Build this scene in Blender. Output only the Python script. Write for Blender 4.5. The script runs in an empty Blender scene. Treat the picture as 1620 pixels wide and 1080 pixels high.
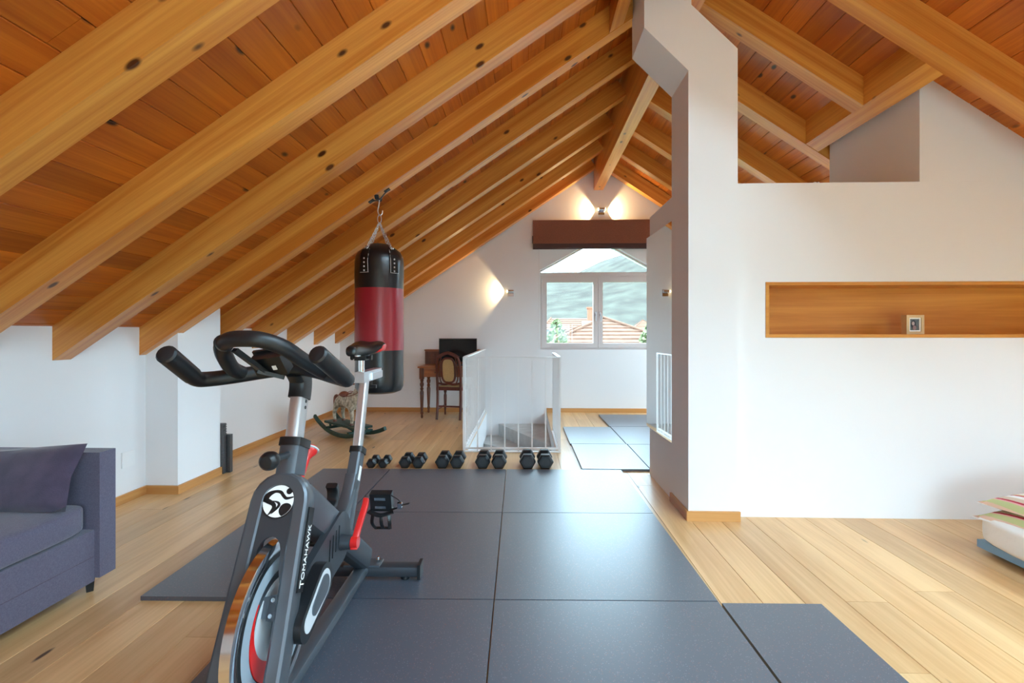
import bpy, bmesh, math, random
from mathutils import Vector as V, Matrix as M
random.seed(7)
S = bpy.context.scene
C = S.collection
PI = math.pi

# ------------------------------------------------------------ camera, sky, exposure
cam_d = bpy.data.cameras.new('camera'); cam = bpy.data.objects.new('camera', cam_d); C.objects.link(cam)
cam_d.sensor_width = 36.0; cam_d.lens = 36.0 * 754 / 1620; cam_d.clip_start = 0.05; cam_d.clip_end = 3000
cam_d.shift_y = -15 / 1620
cam.location = (0, 0, 1.2); cam.rotation_euler = (PI / 2, 0, math.atan(23 / 754))
S.camera = cam
W = bpy.data.worlds.new('sky'); S.world = W; W.use_nodes = True
_bg = W.node_tree.nodes['Background']; _bg.inputs[0].default_value = (0.57, 0.82, 1.0, 1); _bg.inputs[1].default_value = 16.0
S.view_settings.view_transform = 'Standard'; S.view_settings.look = 'None'
S.view_settings.gamma = 1.0; S.view_settings.use_curve_mapping = False
S.view_settings.exposure = 0.48
S.cycles.max_bounces = 10; S.cycles.diffuse_bounces = 6; S.cycles.glossy_bounces = 4
S.cycles.sample_clamp_indirect = 8.0
def portal(name, loc, rot, sx, sy):
    L = bpy.data.lights.new(name, 'AREA'); L.shape = 'RECTANGLE'; L.size = sx; L.size_y = sy; L.cycles.is_portal = True
    o = bpy.data.objects.new(name, L); C.objects.link(o); o.location = loc; o.rotation_euler = rot
portal('portal_back', (1.076, 7.36, 1.7), (-PI / 2, 0, 0), 1.9, 1.9)
portal('portal_roof', (3.775, 5.8, 2.4), (0, math.radians(33.7), 0), 2.4, 2.3)
portal('portal_roof_near', (1.85, .225, 3.7), (0, math.radians(33.7), 0), 1.4, 4.0)
portal('portal_roof_low', (4.15, .225, 2.1), (0, math.radians(33.7), 0), 1.3, 4.0)
portal('portal_front', (1.07, -2.26, .85), (PI / 2, 0, 0), 2.1, 1.8)

# ------------------------------------------------------------ mesh helpers
class B:
    def __init__(s): s.bm = bmesh.new()
    def face(s, pts):
        return s.bm.faces.new([s.bm.verts.new(p) for p in pts])
    def box(s, lo, hi):
        x0, y0, z0 = lo; x1, y1, z1 = hi
        v = [s.bm.verts.new(p) for p in ((x0,y0,z0),(x1,y0,z0),(x1,y1,z0),(x0,y1,z0),(x0,y0,z1),(x1,y0,z1),(x1,y1,z1),(x0,y1,z1))]
        for f in ((3,2,1,0),(4,5,6,7),(0,1,5,4),(1,2,6,5),(2,3,7,6),(3,0,4,7)): s.bm.faces.new([v[i] for i in f])
        return s
    def bar(s, p0, p1, w, h, up=(0,0,1)):
        p0, p1 = V(p0), V(p1); t = (p1 - p0).normalized(); up = V(up)
        a = t.cross(up)
        if a.length < 1e-4: a = t.cross(V((0,1,0)))
        a.normalize(); b = a.cross(t)
        ring = [(-w/2,-h/2),(w/2,-h/2),(w/2,h/2),(-w/2,h/2)]
        r0 = [s.bm.verts.new(p0 + a*x + b*y) for x, y in ring]; r1 = [s.bm.verts.new(p1 + a*x + b*y) for x, y in ring]
        s.bm.faces.new(r0[::-1]); s.bm.faces.new(r1)
        for i in range(4): s.bm.faces.new((r0[i], r0[(i+1)%4], r1[(i+1)%4], r1[i]))
        return s
    def rings(s, rs, closed=False, cap=True):
        vs = [[s.bm.verts.new(p) for p in r] for r in rs]; n = len(vs[0]); m = len(vs)
        for k in range(m if closed else m - 1):
            a, b = vs[k], vs[(k+1) % m]
            for i in range(n): s.bm.faces.new((a[i], a[(i+1)%n], b[(i+1)%n], b[i]))
        if cap and not closed: s.bm.faces.new(vs[0][::-1]); s.bm.faces.new(vs[-1])
        return s
    def tube(s, pts, r, n=10, closed=False, sec=None, ref=None):
        pts = [V(p) for p in pts]; m = len(pts); rr = r if isinstance(r, (list, tuple)) else [r] * m
        out = []; prev = None
        for k in range(m):
            if closed: t = pts[(k+1) % m] - pts[k-1]
            else: t = pts[min(k+1, m-1)] - pts[max(k-1, 0)]
            t.normalize()
            if ref is not None: a = V(ref) - t * V(ref).dot(t)
            elif prev is None:
                a = V((0,0,1)) - t * t.z
                if a.length < 0.1: a = V((1,0,0)) - t * t.x
            else: a = prev - t * prev.dot(t)
            a.normalize(); prev = a; b = t.cross(a)
            if sec: out.append([pts[k] + a*p*rr[k] + b*q*rr[k] for p, q in sec])
            else: out.append([pts[k] + (a*math.cos(2*PI*i/n) + b*math.sin(2*PI*i/n))*rr[k] for i in range(n)])
        return s.rings(out, closed)
    def cyl(s, p0, p1, r, r1=None, n=16): return s.tube([p0, p1], [r, r if r1 is None else r1], n)
    def lathe(s, prof, n=24, c=(0,0,0), axis='z', cap=True):
        c = V(c); rs = []
        for r, h in prof:
            ring = []
            for i in range(n):
                u, w = math.cos(2*PI*i/n)*r, math.sin(2*PI*i/n)*r
                ring.append(c + (V((u,w,h)) if axis == 'z' else V((h,u,w)) if axis == 'x' else V((w,h,u))))
            rs.append(ring)
        return s.rings(rs, cap=cap)
    def prism(s, poly, f0, f1):
        a = [s.bm.verts.new(f0(p)) for p in poly]; b = [s.bm.verts.new(f1(p)) for p in poly]; n = len(poly)
        s.bm.faces.new(a[::-1]); s.bm.faces.new(b)
        for i in range(n): s.bm.faces.new((a[i], a[(i+1)%n], b[(i+1)%n], b[i]))
        return s
    def ball(s, c, r, sc=(1,1,1), u=16, v=10):
        m = M.Translation(c) @ M.Diagonal((r*sc[0], r*sc[1], r*sc[2], 1))
        bmesh.ops.create_uvsphere(s.bm, u_segments=u, v_segments=v, radius=1, matrix=m); return s
    def torus(s, c, R, r, ax, n=12, k=6, stretch=1.0, sdir=None):
        ax = V(ax).normalized(); a = V(sdir) if sdir is not None else ax.orthogonal(); a = (a - ax*a.dot(ax)).normalized(); b = ax.cross(a); c = V(c)
        return s.tube([c + a*(R*stretch*math.cos(2*PI*i/n)) + b*(R*math.sin(2*PI*i/n)) for i in range(n)], r, k, closed=True)
    def bevel(s, w, seg=2):
        es = [e for e in s.bm.edges if len(e.link_faces) == 2 and e.calc_face_angle(0) > 0.6]
        bmesh.ops.bevel(s.bm, geom=es, offset=w, segments=seg, profile=0.5, affect='EDGES', clamp_overlap=True); return s
    def xf(s, m): bmesh.ops.transform(s.bm, matrix=m, verts=s.bm.verts); return s
    def mesh(s, name, mat, smooth=True):
        bmesh.ops.recalc_face_normals(s.bm, faces=s.bm.faces)
        me = bpy.data.meshes.new(name); s.bm.to_mesh(me); s.bm.free()
        for m_ in (mat if isinstance(mat, (list, tuple)) else [mat]): me.materials.append(m_)
        if smooth:
            for p in me.polygons: p.use_smooth = True
            me.set_sharp_from_angle(angle=0.6)
        return me
    def obj(s, name, mat, parent=None, smooth=True, label=None):
        return link(name, s.mesh(name, mat, smooth), parent, label)
def link(name, me, parent=None, label=None):
    o = bpy.data.objects.new(name, me); C.objects.link(o)
    if parent: o.parent = parent
    if label: o['label'] = label
    return o
def thing(name, label, cat, loc=(0,0,0), rz=0, group=None):
    o = bpy.data.objects.new(name, None); C.objects.link(o); o.empty_display_size = 0.1
    o.location = loc; o.rotation_euler = (0,0,rz); return tag(o, label, cat, group)
def tag(o, label, cat, group=None):
    o['label'] = label; o['category'] = cat
    if group: o['group'] = group
    return o
def struct(o, label=None, cat=None):
    o['kind'] = 'structure'
    if label: o['label'] = label
    if cat: o['category'] = cat
    return o
def catmull(pts, k=6, closed=False):
    pts = [V(p) for p in pts]; n = len(pts); out = []
    for i in range(n if closed else n - 1):
        g = lambda j: pts[j % n] if closed else pts[min(max(j, 0), n-1)]
        a, b, c, d = g(i-1), g(i), g(i+1), g(i+2)
        for q in range(k):
            t = q / k
            out.append(0.5*((2*b) + (c-a)*t + (2*a-5*b+4*c-d)*t*t + (3*b-a-3*c+d)*t**3))
    if not closed: out.append(pts[-1])
    return out
RSEC = [(-1,-.6),(-.85,-.9),(-.6,-1),(.6,-1),(.85,-.9),(1,-.6),(1,.6),(.85,.9),(.6,1),(-.6,1),(-.85,.9),(-1,.6)]
def rsec(a, b): return [(x*a, y*b) for x, y in RSEC]

# ------------------------------------------------------------ materials
def lin(c): return tuple(((x/255)/12.92 if x/255 <= .04045 else (((x/255)+.055)/1.055)**2.4) for x in c) + (1,)
def mat(name, rgb, rough=0.5, metal=0.0, spec=0.5, coat=0.0, sheen=0.0, bump=None, emit=None, emit_s=0, vary=None, craw=None):
    m = bpy.data.materials.new(name); m.use_nodes = True; nt = m.node_tree; p = nt.nodes['Principled BSDF']
    p.inputs['Base Color'].default_value = lin(rgb); p.inputs['Roughness'].default_value = rough
    p.inputs['Metallic'].default_value = metal; p.inputs['Specular IOR Level'].default_value = spec
    p.inputs['Coat Weight'].default_value = coat; p.inputs['Coat Roughness'].default_value = 0.25
    if sheen: p.inputs['Sheen Weight'].default_value = sheen
    if emit: p.inputs['Emission Color'].default_value = lin(emit); p.inputs['Emission Strength'].default_value = emit_s
    tc = nt.nodes.new('ShaderNodeTexCoord')
    if vary:
        n = nt.nodes.new('ShaderNodeTexNoise'); n.inputs['Scale'].default_value = vary[0]; n.inputs['Detail'].default_value = 4
        nt.links.new(tc.outputs['Object'], n.inputs['Vector'])
        r = nt.nodes.new('ShaderNodeValToRGB'); r.color_ramp.elements[0].color = lin(rgb); r.color_ramp.elements[1].color = lin(vary[1])
        r.color_ramp.elements[0].position = .35; r.color_ramp.elements[1].position = .7
        nt.links.new(n.outputs['Fac'], r.inputs[0]); nt.links.new(r.outputs[0], p.inputs['Base Color'])
    if bump:
        n = nt.nodes.new('ShaderNodeTexNoise'); n.inputs['Scale'].default_value = bump[0]; n.inputs['Detail'].default_value = 3
        nt.links.new(tc.outputs['Object'], n.inputs['Vector'])
        b = nt.nodes.new('ShaderNodeBump'); b.inputs['Strength'].default_value = bump[1]; b.inputs['Distance'].default_value = bump[2] if len(bump) > 2 else .002
        nt.links.new(n.outputs['Fac'], b.inputs['Height']); nt.links.new(b.outputs[0], p.inputs['Normal'])
    return m
def wood(name, light, dark, knot, along='Y', across=7.0, stretch=.4, kn=(2.0, 6.0, .6, .10), rough=.4, coat=.2, tone=.25, spec=.5):
    m = bpy.data.materials.new(name); m.use_nodes = True; nt = m.node_tree; N = nt.nodes; L = nt.links; p = N['Principled BSDF']
    p.inputs['Roughness'].default_value = rough; p.inputs['Coat Weight'].default_value = coat; p.inputs['Coat Roughness'].default_value = .3
    p.inputs['Specular IOR Level'].default_value = spec
    tc = N.new('ShaderNodeTexCoord'); oi = N.new('ShaderNodeObjectInfo')
    mu = N.new('ShaderNodeMath'); mu.operation = 'MULTIPLY'; mu.inputs[1].default_value = 61.7; L.new(oi.outputs['Random'], mu.inputs[0])
    ad = N.new('ShaderNodeVectorMath'); ad.operation = 'ADD'; L.new(tc.outputs['Object'], ad.inputs[0]); L.new(mu.outputs[0], ad.inputs[1])
    def mapped(s_al, s_ac):
        mp = N.new('ShaderNodeMapping'); mp.inputs['Scale'].default_value = tuple(s_al if a == along else s_ac for a in 'XYZ'); L.new(ad.outputs[0], mp.inputs[0]); return mp
    n1 = N.new('ShaderNodeTexNoise'); n1.inputs['Scale'].default_value = 1; n1.inputs['Detail'].default_value = 5; n1.inputs['Distortion'].default_value = .9; n1.inputs['Roughness'].default_value = .6
    L.new(mapped(stretch, across).outputs[0], n1.inputs['Vector'])
    n2 = N.new('ShaderNodeTexNoise'); n2.inputs['Scale'].default_value = 1; n2.inputs['Detail'].default_value = 3; n2.inputs['Distortion'].default_value = .4
    L.new(mapped(stretch*2.5, across*9).outputs[0], n2.inputs['Vector'])
    mx = N.new('ShaderNodeMath'); mx.operation = 'MULTIPLY_ADD'; mx.inputs[1].default_value = .35; L.new(n2.outputs['Fac'], mx.inputs[0]); L.new(n1.outputs['Fac'], mx.inputs[2])
    rp = N.new('ShaderNodeValToRGB'); rp.color_ramp.elements[0].position = .50; rp.color_ramp.elements[1].position = .84
    rp.color_ramp.elements[0].color = lin(light); rp.color_ramp.elements[1].color = lin(dark); L.new(mx.outputs[0], rp.inputs[0])
    # tone of each piece
    hs = N.new('ShaderNodeHueSaturation'); mr = N.new('ShaderNodeMapRange'); mr.inputs[3].default_value = 1 - tone; mr.inputs[4].default_value = 1 + tone*.6
    L.new(oi.outputs['Random'], mr.inputs[0]); L.new(mr.outputs[0], hs.inputs['Value']); L.new(rp.outputs[0], hs.inputs['Color'])
    # knots
    vo = N.new('ShaderNodeTexVoronoi'); vo.inputs['Scale'].default_value = 1; L.new(mapped(kn[0], kn[1]).outputs[0], vo.inputs['Vector'])
    sp = N.new('ShaderNodeSeparateColor'); L.new(vo.outputs['Color'], sp.inputs[0])
    th = N.new('ShaderNodeMath'); th.operation = 'GREATER_THAN'; th.inputs[1].default_value = kn[2]; L.new(sp.outputs[0], th.inputs[0])
    kr = N.new('ShaderNodeMapRange'); kr.inputs[1].default_value = kn[3]*.55; kr.inputs[2].default_value = kn[3]; kr.inputs[3].default_value = 1; kr.inputs[4].default_value = 0
    L.new(vo.outputs['Distance'], kr.inputs[0])
    km = N.new('ShaderNodeMath'); km.operation = 'MULTIPLY'; L.new(kr.outputs[0], km.inputs[0]); L.new(th.outputs[0], km.inputs[1])
    mk = N.new('ShaderNodeMix'); mk.data_type = 'RGBA'; L.new(km.outputs[0], mk.inputs[0]); L.new(hs.outputs[0], mk.inputs[6]); mk.inputs[7].default_value = lin(knot)
    L.new(mk.outputs[2], p.inputs['Base Color'])
    return m
def glass_mat():
    m = bpy.data.materials.new('window_glass'); m.use_nodes = True; nt = m.node_tree; N = nt.nodes; L = nt.links
    out = N['Material Output']; N.remove(N['Principled BSDF'])
    t = N.new('ShaderNodeBsdfTransparent'); t.inputs[0].default_value = (.97,.985,.98,1); g = N.new('ShaderNodeBsdfGlossy'); g.inputs['Roughness'].default_value = .02
    f = N.new('ShaderNodeFresnel'); f.inputs[0].default_value = 1.25; mx = N.new('ShaderNodeMixShader')
    L.new(f.outputs[0], mx.inputs[0]); L.new(t.outputs[0], mx.inputs[1]); L.new(g.outputs[0], mx.inputs[2]); L.new(mx.outputs[0], out.inputs[0])
    return m
def mat_rubber(name, base, rough, speck):
    m = mat(name, base, rough, spec=1.0, bump=(420, .2, .001)); nt = m.node_tree; N = nt.nodes; L = nt.links; p = N['Principled BSDF']
    p.inputs['Coat Weight'].default_value = .8; p.inputs['Coat Roughness'].default_value = .42
    tc = N.new('ShaderNodeTexCoord'); vo = N.new('ShaderNodeTexVoronoi'); vo.inputs['Scale'].default_value = 190; L.new(tc.outputs['Object'], vo.inputs['Vector'])
    sp = N.new('ShaderNodeSeparateColor'); L.new(vo.outputs['Color'], sp.inputs[0])
    th = N.new('ShaderNodeMath'); th.operation = 'GREATER_THAN'; th.inputs[1].default_value = speck; L.new(sp.outputs[0], th.inputs[0])
    d = N.new('ShaderNodeMath'); d.operation = 'LESS_THAN'; d.inputs[1].default_value = .38; L.new(vo.outputs['Distance'], d.inputs[0])
    k = N.new('ShaderNodeMath'); k.operation = 'MULTIPLY'; L.new(th.outputs[0], k.inputs[0]); L.new(d.outputs[0], k.inputs[1])
    rr = N.new('ShaderNodeValToRGB'); rr.color_ramp.elements[0].color = lin((120,66,58)); rr.color_ramp.elements[1].color = lin((112,116,126)); L.new(sp.outputs[1], rr.inputs[0])
    mx = N.new('ShaderNodeMix'); mx.data_type = 'RGBA'; L.new(k.outputs[0], mx.inputs[0]); mx.inputs[6].default_value = lin(base); L.new(rr.outputs[0], mx.inputs[7]); L.new(mx.outputs[2], p.inputs['Base Color'])
    return m

m_wall = mat('white_plaster', (236,236,237), .85, spec=.2, bump=(160,.08,.001))
m_grey_wall = mat('pale_grey_lacquer', (205,206,210), .45, spec=.4)
m_floor = wood('oak_floor', (228,186,132), (200,152,98), (84,58,36), 'Y', 6.0, .5, (3.0, 12.0, .84, .15), .36, .2, .14)
m_board = wood('spruce_boards', (206,118,34), (176,88,20), (58,30,14), 'Y', 12.0, .4, (4.2, 7.5, .66, .17), .42, .2, .22)
m_beam = wood('spruce_beam', (236,170,80), (204,122,42), (84,44,18), 'X', 11.0, .35, (4.6, 9.5, .68, .17), .36, .3, .10)
m_beam_y = wood('spruce_beam_lengthwise', (236,170,80), (204,122,42), (84,44,18), 'Y', 11.0, .35, (4.6, 9.5, .68, .17), .36, .3, .10)
m_oakx = wood('oak_panel', (222,156,68), (196,124,46), (150,90,40), 'X', 9.0, .5, (.5, 2.0, .99, .02), .45, .1, .05)
m_base = wood('oak_skirting_lengthwise', (206,150,86), (178,118,62), (110,70,36), 'Y', 9.0, .5, (.8, 9.0, .92, .1), .45, .1, .06)
m_basex = wood('oak_skirting', (206,150,86), (178,118,62), (110,70,36), 'X', 9.0, .5, (.8, 9.0, .92, .1), .45, .1, .06)
m_rubber = mat_rubber('rubber_mat', (62,71,84), .44, .80)
m_rubber_edge = mat_rubber('rubber_offcut', (34,35,38), .6, .85)
m_black = mat('black_plastic', (20,22,25), .38)
m_foam = mat('black_foam_grip', (22,25,29), .42, bump=(600,.15,.0005))
m_frame = mat('gunmetal_paint', (90,96,103), .38, metal=.55, spec=.5, coat=.15)
m_frame_d = mat('dark_gunmetal_paint', (60,64,70), .42, metal=.4)
m_chrome = mat('chrome', (225,228,232), .12, metal=1)
m_silver = mat('satin_aluminium', (208,210,214), .32, metal=.85)
m_red = mat('red_paint', (205,30,28), .3, coat=.4)
m_white = mat('white_paint', (238,238,238), .45)
m_greyband = mat('grey_blue_band', (140,152,162), .4)
m_silverband = mat('light_silver_print', (190,194,198), .4)
m_leather_k = mat('black_vinyl', (17,18,21), .3, coat=.25, bump=(30,.15,.004))
m_leather_r = mat('red_vinyl', (150,22,36), .33, coat=.25, bump=(30,.12,.004))
m_sofa = mat('slate_violet_weave', (92,88,108), .95, sheen=.3, spec=.1, bump=(340,.6,.003), vary=(170,(104,101,120)))
m_velvet = mat('dark_violet_velvet', (70,62,80), .9, sheen=.5, spec=.1, bump=(240,.4,.003), vary=(14,(84,74,94)))
m_conc = mat('grey_stone_step', (192,190,187), .7, vary=(9,(176,173,170)))
m_dwood = wood('walnut_stain', (120,62,28), (78,36,16), (40,18,8), 'Z', 12.0, 1.2, (1.0, 4.0, .99, .02), .35, .3, .05)
m_dwoodx = wood('honey_pine', (176,104,48), (130,70,30), (70,34,14), 'X', 12.0, 1.2, (1.0, 4.0, .95, .08), .38, .3, .05)
m_chairwood = wood('mahogany_stain', (112,46,26), (74,28,16), (40,16,8), 'Z', 14.0, 1.5, (1.0, 4.0, .99, .02), .35, .35, .04)
m_cane = mat('woven_cane', (206,176,122), .6, bump=(300,.8,.002), vary=(180,(170,136,86)))
m_screen = mat('black_screen', (8,8,10), .18)
m_blind = mat('brown_linen', (146,98,80), .9, spec=.1, bump=(500,.4,.001), vary=(120,(128,84,70)))
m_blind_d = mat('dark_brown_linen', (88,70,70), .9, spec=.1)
m_green = mat('green_painted_wood', (38,72,62), .5, vary=(20,(28,54,46)))
m_horse = mat('dappled_cream_paint', (206,194,170), .6, vary=(34,(120,108,92)))
m_saddle = mat('worn_brown_leather', (122,66,48), .6)
m_bulb = mat('glowing_bulb', (255,240,205), .4, emit=(255,226,170), emit_s=14)
m_blue = mat('light_blue_paint', (128,164,190), .5)
m_linen = mat('white_cotton', (236,232,226), .9, spec=.1, bump=(14,.3,.02))
m_glass = glass_mat()
m_mirror = mat('mirror_silver', (236,240,240), .02, metal=1)

# ------------------------------------------------------------ roof geometry (shared numbers)
SL = .668; ANG = math.atan(SL); RX = 1.07; LX = -2.83; RWX = 4.97; BY = 7.15; FY = -2.2; EV = 1.03
def zb(X): return EV + SL * ((X - LX) if X <= RX else (RWX - X))         # underside of rafters
DEP = .205                                                            # boards lie this much higher

# ------------------------------------------------------------ floor
HX0, HX1, HY0, HY1 = -.60, .30, 4.80, BY                              # stair opening
b = B()
for lo, hi in (((LX-.3,FY-.3,-.30),(HX0-.1,BY,-.016)), ((HX1+.1,FY-.3,-.30),(RWX+.3,BY,-.016)), ((HX0-.1,FY-.3,-.30),(HX1+.1,HY0-.1,-.016))): b.box(lo, hi)
floor = struct(b.obj('floor', m_conc, None, False), 'light oak plank floor with dark knots', 'floor')
xs = [LX + i*(HX0-LX)/12 for i in range(12)] + [HX0 + i*(HX1-HX0)/5 for i in range(5)] + [HX1 + i*(RWX-HX1)/25 for i in range(26)]
for i in range(len(xs)-1):
    x0, x1 = xs[i], xs[i+1]; inh = x0 > HX0-.01 and x1 < HX1+.01
    y = FY - random.random()*1.4; end = HY0 if inh else BY
    while y < end - .05:
        y1 = min(y + random.choice((1.9, 2.2, 2.4)), end)
        if end - y1 < .4: y1 = end
        under = x0 > 1.1 and y > 3.2 and y1 < 4.0
        if not under and not (x0 > 3.6 and y > 3.0):
            b = B(); g = .0008; ya, yb = max(y, FY)+g, y1-g; c = .0012
            if yb - ya > .05:
                poly = [(x0+g,-.016),(x1-g,-.016),(x1-g,-c),(x1-g-c,0),(x0+g+c,0),(x0+g,-c)]
                b.prism(poly, lambda p: (p[0], ya, p[1]), lambda p: (p[0], yb, p[1])).obj('plank', m_floor, floor, False)
        y = y1

# ------------------------------------------------------------ walls
def sbox(name, boxes, m=None, label=None, cat=None):
    b = B()
    for lo, hi in boxes: b.box(lo, hi)
    return struct(b.obj(name, m or m_wall, None, False), label, cat)
sbox('wall_left', [((LX-.3,FY-.3,-.3),(LX,BY,1.6))], label='low white knee wall under the sloping rafters', cat='wall')
sbox('wall_right', [((RWX,FY-.3,-.3),(RWX+.3,BY,1.6))], label='low white knee wall beyond the partition', cat='wall')
sbox('wall_pier', [((LX-.05,3.46,0),(-2.587,3.95,1.6))], label='white pier projecting from the left knee wall', cat='pier')
# back gable wall with the window opening
WX0, WX1, WZ0, WZT, WC = .205, 1.947, .935, 2.045, 1.076               # casement opening
def gable(name, y0, y1, hole):
    b = B(); top = zb(RX) + .35
    out = [(LX-.3,-2.8),(RWX+.3,-2.8),(RWX+.3,EV+DEP-.1),(RX,top),(LX-.3,EV+DEP-.1)]
    # wall split into columns around the hole polygon (hole: list of upper points left to right, and base height)
    zl = lambda X: (EV+DEP-.1) + (top-(EV+DEP-.1)) * ((X-(LX-.3))/(RX-LX+.3) if X <= RX else ((RWX+.3)-X)/(RWX+.3-RX))
    f = lambda y: (lambda p: (p[0], y, p[1]))
    pts, zbase = hole; x0, x1 = pts[0][0], pts[-1][0]
    b.prism([(LX-.3,-2.8),(x0,-2.8),(x0,zl(x0)),(LX-.3,zl(LX-.3))], f(y0), f(y1))
    b.prism([(x1,-2.8),(RWX+.3,-2.8),(RWX+.3,zl(RWX+.3)),(x1,zl(x1))], f(y0), f(y1))
    b.prism([(x0,-2.8),(x1,-2.8),(x1,zbase),(x0,zbase)], f(y0), f(y1))
    for (a, c) in zip(pts[:-1], pts[1:]):
        if a[0] == c[0]: continue
        mid = [(x, zl(x)) for x in (RX,) if a[0] < x < c[0]]
        b.prism([a, c, (c[0], zl(c[0]))] + mid + [(a[0], zl(a[0]))], f(y0), f(y1))
    return b.obj(name, m_wall, None, False)
arch = [(WX0, WZ0), (WX0, 2.13), (.40, 2.232), (.83, 2.472), (WC, 2.60), (1.322, 2.472), (1.752, 2.232), (WX1, 2.13), (WX1, WZ0)]
struct(gable('wall_back', BY, BY+.28, (arch, WZ0)), 'white gable end wall with the pointed window', 'wall')
# gable behind the camera: low white piers at the eaves, glazed in between (window_2 .. window_5)
f = lambda y: (lambda p: (p[0], y, p[1])); GX0, GX1 = .07, 2.07; GZ = 1.5
b = B()
for poly in ([(LX-.3,-.3),(GX0,-.3),(GX0,zb(GX0)+.35),(LX-.3,1.1)], [(GX1,-.3),(RWX+.3,-.3),(RWX+.3,1.1),(GX1,zb(GX1)+.35)], [(GX0,GZ),(GX1,GZ),(GX1,zb(GX1)+.35),(RX,zb(RX)+.35),(GX0,zb(GX0)+.35)]):
    b.prism(poly, f(FY-.25), f(FY))
struct(b.obj('wall_front', m_wall, None, False), 'white gable piers beside the glazed end of the room', 'wall')
# enclosure behind the column with the wooden niche
NX0, NX1, NZ0, NZ1, PY, ND = 1.549, 3.75, 1.163, 1.524, 3.14, .24
ET = 2.165
sbox('wall_partition', [((1.04,PY,0),(NX0,4.057,ET)), ((NX1,PY,0),(RWX,4.057,ET)), ((NX0,PY,0),(NX1,4.057,NZ0)), ((NX0,PY,NZ1),(NX1,4.057,ET)), ((NX0,PY+ND,NZ0),(NX1,4.057,NZ1))],
     label='tall white partition wall with a long wood niche', cat='wall')
b = B(); VX = 2.524
xe = RWX - (ET-.26-EV)/SL
poly = [(VX,ET+.0005),(xe,ET+.0005),(VX,zb(VX)+.26)]
struct(b.prism(poly, f(PY), f(4.05)).obj('wall_shaft', m_wall, None, False), 'white shaft rising from the partition to the roof', 'wall')
b = B()   # the cranked flue column
poly = [(1.031,0),(1.341,0),(1.341,3.0),(1.05,3.285),(1.05,4.1),(.752,4.1),(.752,3.145),(1.031,2.866)]
struct(b.prism(poly, f(3.07), f(3.42)).obj('wall_column', m_wall, None, False), 'white column that cranks sideways below the ridge', 'column')
# niche lining
t = .022
nl = thing('niche_lining', 'long oak lining of the niche in the white partition', 'niche', (0,0,0)); nl['kind'] = 'structure'
B().box((NX0,PY+ND-.012,NZ0),(NX1,PY+ND-.001,NZ1)).obj('back_panel', m_oakx, nl, False)
for nm, lo, hi in (('top_board',(NX0+.001,PY-.004,NZ1-t),(NX1-.001,PY+ND-.012,NZ1-.001)), ('bottom_board',(NX0+.001,PY-.004,NZ0+.001),(NX1-.001,PY+ND-.012,NZ0+t)),
                   ('side_board',(NX0+.001,PY-.004,NZ0+t),(NX0+t,PY+ND-.012,NZ1-t)), ('side_board',(NX1-t,PY-.004,NZ0+t),(NX1-.001,PY+ND-.012,NZ1-t))):
    B().box(lo, hi).obj(nm, m_oakx, nl, False)
# skirting boards
def skirt(name, lo, hi, m): struct(B().box(lo, hi).bevel(.003, 1).obj(name, m, None), 'narrow oak skirting board', 'skirting')
h = .062
skirt('baseboard_left', (LX,FY,0), (LX+.016,3.445,h), m_base); skirt('baseboard_left_rear', (LX,3.966,0), (LX+.016,BY-.001,h), m_base)
skirt('baseboard_pier_front', (LX,3.445,0), (-2.571,3.46,h), m_basex); skirt('baseboard_pier', (-2.587,3.46,0), (-2.571,3.95,h), m_base)
skirt('baseboard_back', (LX+.016,BY-.016,0), (HX0-.03,BY,h), m_basex); skirt('baseboard_back_right', (HX1,BY-.016,0), (RWX,BY,h), m_basex)
skirt('baseboard_column', (1.016,3.054,0), (1.353,3.07,h), m_basex); skirt('baseboard_column_side', (1.016,3.07,0), (1.031,3.42,h), m_base)

# ------------------------------------------------------------ ceiling: deck, boards, rafters, ridge beam
b = B(); KX0, KX1, KY0, KY1, QX0, QX1, PX0, PX1, NY0, NY1 = 2.85, 4.7, 4.75, 6.85, 1.35, 2.35, 3.65, 4.6, -1.7, 2.15                      # openings for the unseen roof windows added for daylight
for sgn in (-1, 1):
    xw = LX-.35 if sgn < 0 else RWX+.35
    zz = lambda X: zb(X) + DEP + .024
    def slab(xa, xb, ya, yb): b.prism([(xa, zz(xa)), (xb, zz(xb)), (xb, zz(xb)+.1), (xa, zz(xa)+.1)], f(ya), f(yb))
    if sgn < 0: slab(xw, RX, FY-.3, BY+.3)
    else:
        ys = [FY-.3, NY0, NY1, KY0, KY1, BY+.3]
        for q in range(5):
            if q == 3: slab(KX0, RX, ys[q], ys[q+1]); slab(xw, KX1, ys[q], ys[q+1])
            elif q == 1: slab(QX0, RX, ys[q], ys[q+1]); slab(PX0, QX1, ys[q], ys[q+1]); slab(xw, PX1, ys[q], ys[q+1])
            else: slab(xw, RX, ys[q], ys[q+1])
ceil_o = struct(b.obj('ceiling', m_board, None, False), 'steep pine roof with boards above exposed rafters', 'ceiling')
ca, sa = math.cos(ANG), math.sin(ANG); nB = 34
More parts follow.
